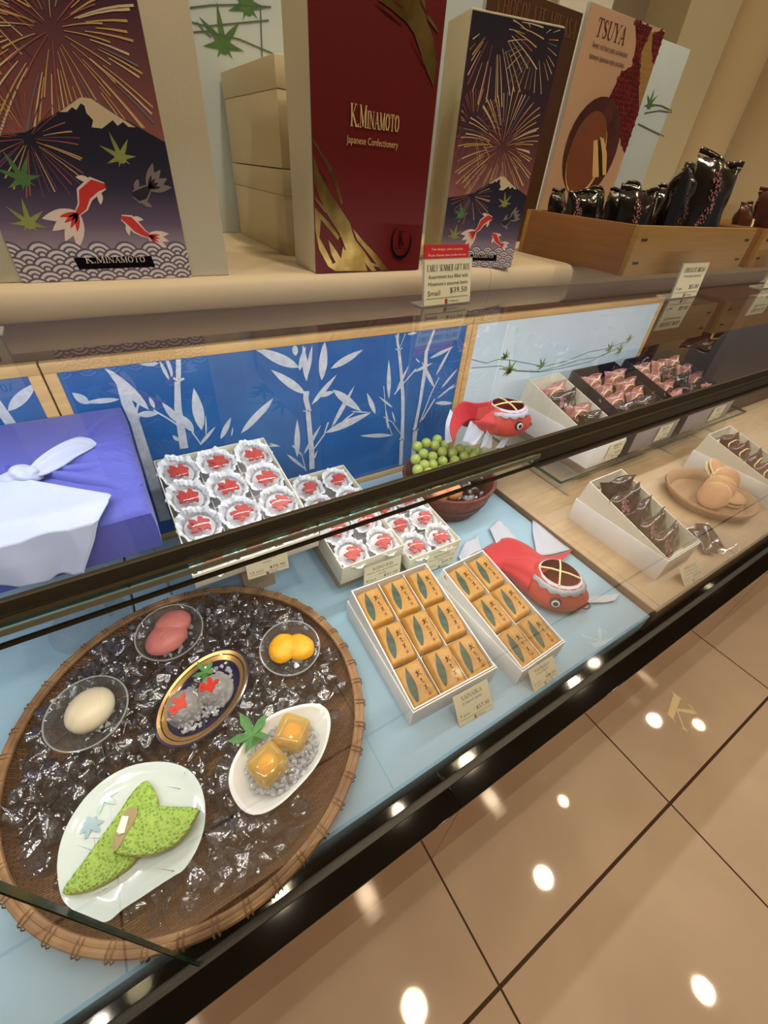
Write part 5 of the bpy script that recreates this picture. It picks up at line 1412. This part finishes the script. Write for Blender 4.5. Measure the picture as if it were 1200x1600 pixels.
# ================================================================ wrapped box
FX0, FX1, FY0, FY1, FZ0, FZ1 = -.375, -.022, .556, .926, .730, .800
KX, KY = -.166, .745
t = thing('wrapped_gift_box', 'large box wrapped in indigo cloth with a white knotted tie', 'gift box', (FX0, FY0, FZ0))
O = Vector((FX0, FY0, FZ0))
def ftop(u, v):
    x = FX0 + (FX1 - FX0) * u; y = FY0 + (FY1 - FY0) * v
    dx, dy = x - KX, y - KY; r = math.hypot(dx, dy); a = math.atan2(dy, dx)
    z = FZ1
    if r > .02:
        env = math.exp(-((a + .0) / .62) ** 2) * min(1, r / .10)
        sw = (a * 3.4 + .12 * math.sin(r * 18)) % 1.0; z += .0150 * env * (sw ** 2.2 if sw < .86 else .72 * (1 - sw) / .14)  * min(1, (FX1 - x) / .03)
        env2 = math.exp(-((abs(a) - PI) / .5) ** 2)
        z += .006 * env2 * math.sin(a * 15)
    z += .006 * math.exp(-(r / .06) ** 2)
    e = min(u, 1 - u, v, 1 - v)
    if e < .03: z -= .006 * (1 - e / .03) ** 2
    z += .0012 * noise.noise(Vector((x * 14, y * 14, 0)))
    return (x - O.x, y - O.y, z - O.z)
mb = MB(); mb.grid(ftop, 130, 130, 'indigo_cloth')
N = 130
edge = [ftop(i / N, 0) for i in range(N)] + [ftop(1, j / N) for j in range(N)] + [ftop(1 - i / N, 1) for i in range(N)] + [ftop(0, 1 - j / N) for j in range(N)]
cx, cy = (FX1 - FX0) / 2, (FY1 - FY0) / 2
rings = []
for k in range(8):
    f = k / 7; rings.append([(cx + (p[0] - cx) * (1.0 + .012 * math.sin(PI * f)) + .0012 * f * math.sin(i * .12 + f * 3), cy + (p[1] - cy) * (1.0 + .012 * math.sin(PI * f)) + .0010 * f * math.sin(i * .11), p[2] * (1 - f)) for i, p in enumerate(edge)])
mb.loft(rings, 'indigo_cloth', True, False); mb.add(rings[-1], [list(range(len(edge)))], 'indigo_cloth')
wrapo = mb.build('cloth_wrap', t, angle=1.2)
for (u1, v1, wd) in ((186, 646, .011), (199, 668, .014), (207, 690, .012), (214, 714, .015), (221, 738, .012), (227, 760, .016)):
    a_ = at(62, 740, z=.8045) - O; b_ = at(u1, v1, z=.8005) - O; b_.x = min(b_.x, FX1 - O.x - .012)
    dd_ = (b_ - a_); nn_ = Vector((-dd_.y, dd_.x, 0)).normalized()
    def pf(u, v):
        c_ = a_.lerp(b_, u) + nn_ * .010 * math.sin(u * 3 + v1) * u; s_ = v * 2 - 1
        hw_ = wd * (.25 + .75 * u) ; hh_ = wd * .75 * (1 - .35 * u) * min(1, (1 - u) * 4)
        return tuple(c_ + nn_ * hw_ * s_ + Vector((0, 0, -.002 + hh_ * (math.cos(s_ * PI / 2) ** .7))))
    mb = MB(); mb.grid(pf, 24, 10, 'indigo_cloth'); mb.build('pleat', wrapo, angle=1.5)
def fl(u, v, z): return at(u, v, z=z) - O
K = fl(36, 742, FZ1 + .016)
mb = MB(); bmk = bmesh.new(); bmesh.ops.create_icosphere(bmk, subdivisions=4, radius=1)
for v in bmk.verts:
    d = v.co.copy(); q = 1 + .14 * math.sin(d.x * 5 + d.z * 3) + .08 * noise.noise(d * 3)
    v.co = Vector((K.x + d.x * .024 * q, K.y + d.y * .018 * q, K.z + d.z * .013 * q))
mb.bm(bmk, 'white_cloth', None, True); mb.build('knot', t, angle=1.5)
def ear(pts, mat, nm):
    """leaf-shaped cloth end: list of centre point, half width, lift"""
    def fn(u, v):
        k = u * (len(pts) - 1); i = min(int(k), len(pts) - 2); f = k - i
        p = Vector(pts[i][0]).lerp(Vector(pts[i + 1][0]), f); q = Vector(pts[min(i + 1, len(pts) - 1)][0]) - Vector(pts[i][0])
        hw = pts[i][1] + (pts[i + 1][1] - pts[i][1]) * f; nn = Vector((-q.y, q.x, 0)).normalized()
        s_ = (v - .5) * 2
        p = p + nn * hw * s_; p.z += hw * .32 * (1 - s_ * s_) + .001 * math.sin(v * 12 + u * 4)
        return tuple(p)
    mb = MB(); mb.grid(fn, 30, 16, mat); mb.build(nm, t, solid=.0014, angle=1.5)
eu = [fl(*q) for q in ((44, 736, .822), (58, 718, .822), (86, 698, .820), (118, 684, .818), (140, 686, .812), (151, 693, .808))]
el = [fl(*q) for q in ((46, 744, .815), (68, 744, .812), (98, 730, .811), (120, 714, .811), (138, 703, .810), (150, 695, .808))]
def crv(P_, u):
    k = u * (len(P_) - 1); i = min(int(k), len(P_) - 2); f = k - i
    q = [P_[min(max(i + d, 0), len(P_) - 1)] for d in (-1, 0, 1, 2)]
    return .5 * ((2 * q[1]) + (q[2] - q[0]) * f + (2 * q[0] - 5 * q[1] + 4 * q[2] - q[3]) * f * f + (3 * q[1] - q[0] - 3 * q[2] + q[3]) * f ** 3)
def earf(u, v):
    p = crv(el, u).lerp(crv(eu, u), v); p.z += .010 * math.sin(PI * v) * math.sin(PI * min(1, u * 1.1)) + .0012 * math.sin(v * 16 + u * 5)
    return tuple(p)
mb = MB(); mb.grid(earf, 36, 18, 'white_cloth'); mb.build('white_tie_end', t, solid=.0014, angle=1.5)
ear([(fl(12, 742, .812), .004), (fl(0, 765, .808), .014), (fl(-15, 800, .806), .018), (fl(-30, 830, .806), .002)], 'indigo_cloth', 'indigo_tie_end')
# white cloth falling over the front
def eg(u, v):
    p = at(u, v, y=.547); return Vector((p.x, .547, .8075)) - O
cols_ = [[fl(-40, 742, .810), fl(-120, 800, .809), eg(-200, 915), at(-260, 940, y=.540) - O, at(-250, 980, y=.536) - O],
         [fl(0, 745, .812), fl(-35, 785, .810), eg(-70, 880), at(-80, 905, y=.540) - O, at(-60, 930, y=.536) - O],
         [fl(20, 748, .814), fl(40, 790, .811), eg(25, 855), at(22, 885, y=.540) - O, at(35, 917, y=.536) - O],
         [fl(38, 750, .814), fl(105, 778, .810), eg(112, 834), at(105, 868, y=.540) - O, at(88, 906, y=.536) - O],
         [fl(50, 753, .812), fl(176, 774, .809), eg(156, 822), at(144, 855, y=.540) - O, at(132, 895, y=.536) - O]]
def drape(u, v):
    k = u * 4; i = min(int(k), 3); f = k - i; m = v * 4; j = min(int(m), 3); g = m - j
    def P_(a, b): return Vector(cols_[a][b])
    p = P_(i, j).lerp(P_(i + 1, j), f).lerp(P_(i, j + 1).lerp(P_(i + 1, j + 1), f), g)
    s_ = .0050 * math.sin(u * 15 + 1.5 * math.sin(v * 4)) * v
    p.y -= s_ + .003 * min(1, v * 4); p.z += .003 + abs(s_)
    return tuple(p)
mb = MB(); mb.grid(drape, 60, 50, 'white_cloth'); dr = mb.build('white_drape', t, solid=.0010, angle=1.5)
mb = MB(); mb.tube([tuple(Vector(drape(1, k / 40)) + Vector((.0006, -.0004, .0004))) for k in range(13, 41)], .0011, 'white_cloth', 6); mb.build('hem', dr)
t = thing('acrylic_stand', 'clear acrylic stand carrying the purple wrapped box', 'stand', (-.34, .575, ZP))
MB().box(0, .30, 0, .30, FZ0 - ZP - .006, FZ0 - ZP - .0005, 'acrylic', .001).build('stand_top', t)
for x in (.17, .29): MB().box(x, x + .006, .165, .298, 0, FZ0 - ZP - .0065, 'acrylic', .001).build('stand_leg', t)

# ================================================================ round bamboo tray with ice and sweets
TX, TY, TR = -.058, .418, .274
t = thing('bamboo_tray', 'large round woven bamboo tray heaped with ice', 'tray', (TX, TY, ZP))
mb = MB(); mb.lathe([(.0005, .004), (TR - .02, .005), (TR - .004, .022), (TR - .001, .032)], 'weave', 96)
mb.lathe([(.0005, .0006), (TR - .018, .0012), (TR, .022), (TR + .001, .034)], 'weave', 96); mb.build('woven_base', t, angle=.9)
mb = MB()
for (r, z, q) in ((TR + .0045, .036, .0052), (TR - .003, .037, .0045), (TR + .004, .027, .0048)):
    mb.tube([(r * math.cos(a), r * math.sin(a), z) for a in [2 * PI * k / 120 for k in range(120)]], q, 'bamboo', 8, closed=True)
mb.build('bamboo_rim', t)
tie0 = None
for k in range(44):
    a = 2 * PI * k / 44
    if tie0 is None:
        mb = MB()
        for da in (-.0045, .0045):
            mb.tube([(-.0105 * math.cos(b), da * .7, .0100 * math.sin(b)) for b in [2 * PI * j / 14 for j in range(14)]], .0010, 'bamboo_tie', 5, closed=True)
        tie0 = mb.build('rim_tie', t); o = tie0
    else:
        o = tie0.copy(); sc.collection.objects.link(o); o.parent = t
    o.location = ((TR + .002) * math.cos(a), (TR + .002) * math.sin(a), .033); o.rotation_euler = (0, 0, a)
dishes = []   # (x, y, rx, ry, rot)
def clear_of(x, y, pad=.0):
    for (cx, cy, a, b, r) in dishes:
        dx, dy = x - cx, y - cy; c, s_ = math.cos(-r), math.sin(-r)
        u, v = dx * c - dy * s_, dx * s_ + dy * c
        if (u / (a + pad)) ** 2 + (v / (b + pad)) ** 2 < 1: return False
    return True
dishes = [(-.206, .500, .062, .062, 0), (-.064, .596, .062, .062, 0), (.123, .454, .058, .058, 0), (-.038, .444, .092, .062, .66), (.042, .285, .078, .060, .35), (-.166, .292, .125, .098, .70)]
def bed(rr):
    a = rr.uniform(0, 2 * PI); q = (TR - .03) * math.sqrt(rr.random()); x, y = TX + q * math.cos(a), TY + q * math.sin(a)
    bare = max(0, (x - TX) - (y - TY) - .17)
    if bare > 0 and rr.random() < bare * 9: return None
    return (x, y, ZP + .015 + rr.uniform(0, .014))
o = ice_bed('crushed_ice', None, bed, 620, .014, 'ice', 77); tag(o, 'bed of clear crushed ice on the round bamboo tray', 'ice')
shapes = [ice_shape(200 + k, .0165) for k in range(8)]
imesh = []
for b in shapes:
    me = bpy.data.meshes.new('ice_chunk'); b.to_mesh(me); b.free(); me.materials.append(MATS['ice']); imesh.append(me)
rr = random.Random(9); placed = []
tries = 0
while len(placed) < 250 and tries < 9000:
    tries += 1
    a = rr.uniform(0, 2 * PI); q = (TR - .026) * math.sqrt(rr.random()); x, y = TX + q * math.cos(a), TY + q * math.sin(a)
    if not clear_of(x, y, .010): continue
    bare = max(0, (x - TX) - (y - TY) - .20)
    if bare > 0 and rr.random() < bare * 8: continue
    lvl = 0
    near = [p for p in placed if math.hypot(p[0] - x, p[1] - y) < .019]
    if len(near) > 1: continue
    z = ZP + .030 + .014 * len(near) - (.006 if q > TR - .05 else 0)
    s_ = rr.uniform(.75, 1.25)
    placed.append((x, y, z))
    o = bpy.data.objects.new('ice_chunk', rr.choice(imesh)); sc.collection.objects.link(o)
    o.location = (x, y, z); o.rotation_euler = (rr.uniform(0, 6), rr.uniform(0, 6), rr.uniform(0, 6)); o.scale = (s_, s_ * rr.uniform(.8, 1.3), s_)
    tag(o, 'clear angular ice chunk heaped on the round bamboo tray', 'ice', 'ice chunks on the bamboo tray')
ZD = ZP + .030
def small_ice(name, label, cx, cy, cz, rx, ry, rot, n, r, seed, hole=None):
    def fn(q):
        a = q.uniform(0, 2 * PI); k = math.sqrt(q.random()); u, v = rx * k * math.cos(a), ry * k * math.sin(a)
        return (cx + u * math.cos(rot) - v * math.sin(rot), cy + u * math.sin(rot) + v * math.cos(rot), cz + q.uniform(0, .006) + .004 * (1 - k))
    o = ice_bed(name, None, fn, int(n * 1.35), r, 'ice_small', seed); tag(o, label, 'ice'); return o
def glass_bowl(label, x, y, r, h=.034):
    t = thing('glass_bowl', label, 'bowl', (x, y, ZD), (math.radians(6), 0, 0), 'small glass bowls on the ice')
    MB().lathe([(.0005, .004), (r * .55, .004), (r * .82, .014), (r * .97, h), (r, h + .0008), (r * 1.0, h - .001), (r * .86, .010), (r * .58, 0), (.0005, 0)], 'bowl_glass', 48).build('bowl_glass', t, angle=1.2)
    mb = MB(); mb.tube([(r * .985 * math.cos(a), r * .985 * math.sin(a), h) for a in [2 * PI * k / 60 for k in range(60)]], .0013, 'acrylic_edge', 6, closed=True); mb.build('rim', t)
    return t
glass_bowl('small glass bowl holding a white bean-cake, left on the ice', -.206, .500, .060)
glass_bowl('small glass bowl holding pink sherbet, rear of the ice tray', -.064, .596, .060)
glass_bowl('small glass bowl holding yellow fruit jelly, right on the ice', .123, .454, .056)
def egg(cut, mat):
    bm = bmesh.new(); bmesh.ops.create_icosphere(bm, subdivisions=4, radius=1)
    for v in bm.verts:
        d = v.co.copy(); g = abs(d.x + .15) 
        q = 1 - (.05 * math.exp(-(g / .06) ** 2) if cut else 0)
        v.co = Vector((d.x * .034 * q, d.y * .037 * q, d.z * .026 * q))
    return bm
t = thing('bean_cake', 'smooth white bean cake with a crease, in the left glass bowl', 'cake', (-.202, .500, ZD + .030), (0, 0, math.radians(-42)))
MB().bm(egg(True, 'mochi'), 'mochi', None, True).build('cake_body', t, angle=2)
small_ice('crushed_ice', 'crushed ice under the white bean cake', -.206, .500, ZD + .010, .034, .034, 0, 26, .006, 301)
def scoop(x, y, z, r, mat, lab, rot, name, grp):
    t = thing(name, lab, 'sweet', (x, y, z), (0, 0, rot), grp)
    def fn(u, v):
        a = u * 2 * PI; q = v
        rr_ = r * math.sin(PI / 2 * q); wv = 1 + .06 * noise.noise(Vector((math.cos(a) * 2, math.sin(a) * 2, q * 3 + r * 40)))
        return (rr_ * wv * math.cos(a) * 1.15, rr_ * wv * math.sin(a), r * .62 * math.cos(PI / 2 * q) * wv)
    mb = MB(); mb.grid(fn, 28, 10, mat); mb.build('body', t, angle=1.5)
    return t
scoop(-.072, .588, ZD + .022, .034, 'sherbet_pink', 'front scoop of pink sherbet in the rear glass bowl', .5, 'sherbet_scoop', 'pink sherbet scoops')
scoop(-.056, .612, ZD + .026, .030, 'sherbet_pink', 'rear scoop of pink sherbet in the rear glass bowl', .2, 'sherbet_scoop', 'pink sherbet scoops')
small_ice('crushed_ice', 'crushed ice under the pink sherbet', -.060, .590, ZD + .010, .040, .040, 0, 34, .006, 302)
scoop(.112, .460, ZD + .024, .027, 'sherbet_yellow', 'left half of yellow fruit in the right glass bowl', 1.1, 'fruit_half', 'yellow fruit halves')
scoop(.140, .450, ZD + .020, .027, 'sherbet_yellow', 'right half of yellow fruit in the right glass bowl', 2.2, 'fruit_half', 'yellow fruit halves')
small_ice('crushed_ice', 'crushed ice under the yellow fruit', .123, .454, ZD + .008, .034, .034, 0, 24, .006, 303)
# navy oval plate with gold band
PA = .62
t = thing('oval_plate', 'navy oval plate with a gold band on the ice', 'plate', (-.038, .444, ZD + .004), (math.radians(5), 0, PA))
def oval(prof, mat, a=1.0, b=.66, n=72): return [[(r * a * math.cos(2 * PI * k / n), (r - .0) * b * math.sin(2 * PI * k / n) , z) for k in range(n)] for r, z in prof]
mb = MB(); mb.loft(oval([(.0005, .004), (.055, .005), (.072, .011)], ''), 'navy_glaze', True, False); mb.loft(oval([(.088, .019), (.092, .019), (.088, .015), (.055, .0), (.0005, .0)], ''), 'navy_glaze', True, False); mb.build('plate_body', t, angle=1)
mb = MB(); mb.loft(oval([(.072, .011), (.080, .0155)], ''), 'plate_gold', True, False); mb.loft(oval([(.080, .0155), (.082, .0165)], ''), 'navy_glaze', True, False); mb.loft(oval([(.082, .0165), (.088, .019)], ''), 'plate_gold', True, False); mb.build('gold_band', t)
small_ice('crushed_ice', 'fine crushed ice on the navy oval plate', -.040, .440, ZD + .013, .062, .038, PA, 200, .0042, 304)
def jelly(label, x, y, rz):
    t = thing('goldfish_jelly', label, 'jelly', (x, y, ZD + .016), (math.radians(14), math.radians(-10), rz), 'goldfish jellies on the navy plate')
    MB().lathe([(.028, .0), (.0305, .002), (.0300, .005), (.0270, .007), (.0255, .009), (.0245, .016), (.022, .025), (.016, .031), (.008, .0335), (.0005, .034)], 'jelly_body', 40).build('jelly_dome', t, angle=1.0)
    MB().lathe([(.0005, .0015), (.0282, .0015)], 'jelly_body', 30).build('jelly_base', t)
    mb = MB(); sh = Matrix.Translation((.0, .001, .0325)); 
    mb.prism(leafpoly((.011, .004), (-.008, -.003), .015, 8, .1), .003, 'jelly_fish_red', sh)
    for a, b, w in (((-.004, -.002), (-.017, .006), .009), ((-.004, -.003), (-.017, -.005), .008), ((.003, .005), (-.004, .015), .008), ((.004, 0), (.006, -.012), .007), ((.008, .004), (.016, .010), .007)):
        mb.prism(leafpoly(a, b, w), .0025, 'jelly_fish_red', sh)
    mb.build('red_goldfish', t)
    return t
jelly('clear goldfish jelly at the left of the navy oval plate', -.072, .436, .3); jelly('clear goldfish jelly at the right of the navy oval plate', -.018, .440, -.5)
def mleaf(label, p, r, rot, tilt):
    t = thing('maple_leaf', label, 'leaf', p, (tilt[0], tilt[1], 0), 'green maple leaves')
    mb = MB(); pol = maplepoly((0, 0), r, rot, 5); bm = bmesh.new(); vs = [bm.verts.new((q[0], q[1], .10 * math.hypot(*q) * math.sin(6 * math.atan2(q[1], q[0])))) for q in pol]; c = bm.verts.new((0, 0, .003))
    for i in range(len(vs)): bm.faces.new((vs[i], vs[(i + 1) % len(vs)], c))
    mb.bm(bm, 'green_leaf', None, False); mb.build('leaf_blade', t, solid=.0006)
    mb = MB(); mb.tube([(0, 0, .0015), (-r * .3 * math.sin(rot) , -r * .5, -.001)], .0007, 'green_leaf', 5); mb.build('stem', t)
mleaf('green maple leaf on the navy oval plate', Vector((-.026, .476, ZD + .030)), .026, .3, (.5, 0))
mleaf('larger green maple leaf at the rim of the white bowl', Vector((.012, .322, ZD + .048)), .042, .2, (.35, .1))
# white bowl with amber jellies
WA = .35
t = thing('white_bowl', 'white curved bowl with crushed ice and two amber jellies', 'bowl', (.042, .285, ZD), (math.radians(5), 0, WA))
def wob_(k, n, r, z):
    a = 2 * PI * k / n; e = 1 + .06 * math.cos(2 * a) + .035 * math.cos(3 * a + .8) + .02 * math.cos(5 * a)
    return (r * e * math.cos(a) * 1.10, r * e * math.sin(a) * .78, z)
mb = MB(); mb.loft([[wob_(k, 72, r, z) for k in range(72)] for r, z in [(.0005, .005), (.034, .006), (.056, .016), (.070, .034), (.074, .0365), (.0765, .036), (.074, .030), (.058, .011), (.036, .0), (.0005, .0)]], 'porcelain_white', True, False)
mb.build('bowl_body', t, angle=1)
small_ice('crushed_ice', 'fine crushed ice in the white bowl', .044, .283, ZD + .020, .060, .046, WA, 300, .0045, 305)
def cube(label, x, y, z, rz):
    t = thing('amber_jelly', label, 'jelly', (x, y, z), (math.radians(8), 0, rz), 'amber jellies in the white bowl')
    MB().box(-.025, .025, -.025, .025, 0, .032, 'jelly_clear', .011, None, 4).build('clear_jelly', t, angle=1.2)
    MB().sphere((0, 0, .015), .0155, 'jelly_amber', None, (1, 1, .75), 3).build('fruit_centre', t)
cube('amber fruit jelly cube at the front left of the white bowl', .018, .278, ZD + .022, .3); cube('amber fruit jelly cube at the rear right of the white bowl', .066, .302, ZD + .022, .8)
# white oval plate with a straight cut edge and green sponge sandwich
t = thing('white_plate', 'white oval plate with one straight edge and painted leaves', 'plate', (0, 0, 0))
def pw(u, v, z=ZD + .02): q = at(u, v, z=z); return (q.x, q.y)
out = [pw(*q) for q in ((90,1375),(89,1345),(96,1310),(112,1275),(138,1240),(170,1213),(205,1196),(240,1190),(270,1192),(295,1203),(312,1225),(320,1255),(319,1290),(308,1325),(288,1357),(272,1368),(250,1382),(220,1402),(192,1420),(166,1440),(135,1435),(105,1415),(95,1400))]
cxp = sum(p[0] for p in out) / len(out); cyp = sum(p[1] for p in out) / len(out)
t.location = (cxp, cyp, ZD)
def dense(poly, n=4):
    o_ = []; m = len(poly)
    for i in range(m):
        p0, p1, p2, p3 = [Vector(poly[(i + k) % m]) for k in (-1, 0, 1, 2)]
        for j in range(n):
            s_ = j / n; o_.append(tuple(.5 * ((2 * p1) + (p2 - p0) * s_ + (2 * p0 - 5 * p1 + 4 * p2 - p3) * s_ ** 2 + (3 * p1 - p0 - 3 * p2 + p3) * s_ ** 3)))
    return o_
outd = dense(out)
def pr(k, z): return [((p[0] - cxp) * k, (p[1] - cyp) * k, z) for p in outd]
mb = MB(); mb.loft([pr(.01, .009), pr(.74, .009), pr(.88, .013), pr(.99, .019), pr(1.0, .019), pr(1.0, .0175), pr(.88, .010), pr(.6, .0), pr(.01, .0)], 'porcelain', True, False)
M = Matrix.Translation((0, 0, .0112))
def pl(a, b): q = at(a / 3, 1150 + b / 3, z=ZD + .010); return (q.x - cxp, q.y - cyp)
for c, pts, m_ in (((480,285), ((415,300),(400,350),(465,370),(545,320),(555,260),(500,250)), 'plate_ink_green'), ((425,415), ((365,465),(400,490),(470,450),(385,415),(410,375),(490,400),(455,375)), 'plate_ink')):
    for k, q in enumerate(pts): fan(mb, leafpoly(pl(*c), pl(*q), .007), m_, M, .0001 * k)
mb.build('plate_body', t, angle=.9)
def sponge_piece(label, pts, z0, h, folded):
    P_ = [at(a / 3, 1150 + b / 3, z=z0 + h) for a, b in pts]
    c = Vector((sum(p.x for p in P_) / len(P_), sum(p.y for p in P_) / len(P_), z0))
    t = thing('green_sponge_cake', label, 'cake', c, group='green sponge pieces on the white plate')
    poly = dense([(p.x - c.x, p.y - c.y) for p in P_], 3)
    n = len(poly)
    rings = [[(p[0] * k, p[1] * k, z) for p in poly] for k, z in ((.96, 0), (1.0, .003), (1.0, h - .003))]
    MB().loft(rings, 'sponge_crust', True, False).build('crust', t, angle=1)
    mb = MB(); mb.loft([[(p[0] * k, p[1] * k, z) for p in poly] for k, z in ((1.0, h - .003), (.985, h - .001), (.95, h + .0002), (.7, h + .0008), (.01, h + .001))], 'sponge', True, False); mb.build('crumb', t, angle=1)
    return t, c
zpl = ZD + .011
sp1, c1 = sponge_piece('lower long piece of green sponge cake on the white plate', ((290,735),(310,690),(400,570),(480,460),(560,350),(620,260),(680,205),(715,240),(740,315),(700,400),(640,560),(560,640),(440,710),(340,738)), zpl, .012, False)
sp2, c2 = sponge_piece('upper folded piece of green sponge cake on the white plate', ((530,540),(545,470),(580,400),(640,345),(700,325),(800,328),(925,335),(918,370),(880,440),(810,510),(720,550),(620,560)), zpl + .0128, .012, True)
t = thing('bean_filling', 'pale brown bean filling with a white block between the green sponge pieces', 'filling', Vector((*pw(193, 1297), zpl + .026)))
o_ = Vector((*pw(193, 1297), 0))
mb = MB(); fpoly = dense([((at(a / 3, 1150 + b / 3, z=zpl + .026) - o_).x, (at(a / 3, 1150 + b / 3, z=zpl + .026) - o_).y) for a, b in ((532,535),(530,490),(555,420),(590,350),(625,332),(645,345),(640,380),(605,440),(565,510),(545,540))], 2)
mb.prism(fpoly, .0022, 'filling', None, -.001); mb.build('brown_filling', t)
mb = MB(); mb.prism([((at(a / 3, 1150 + b / 3, z=zpl + .028) - o_).x, (at(a / 3, 1150 + b / 3, z=zpl + .028) - o_).y) for a, b in ((548,450),(575,376),(605,378),(585,455),(560,462))], .003, 'filling_white', None, .001); mb.build('white_block', t)
# clear round dish behind the tray
t = thing('clear_disc', 'clear round acrylic disc lying on the cloth behind the bamboo tray', 'disc', (-.205, .742, ZP + .0003))
MB().lathe([(.0005, .004), (.072, .004), (.0735, .0032), (.0735, .0008), (.072, 0), (.0005, 0)], 'acrylic', 64).build('disc_sheet', t)
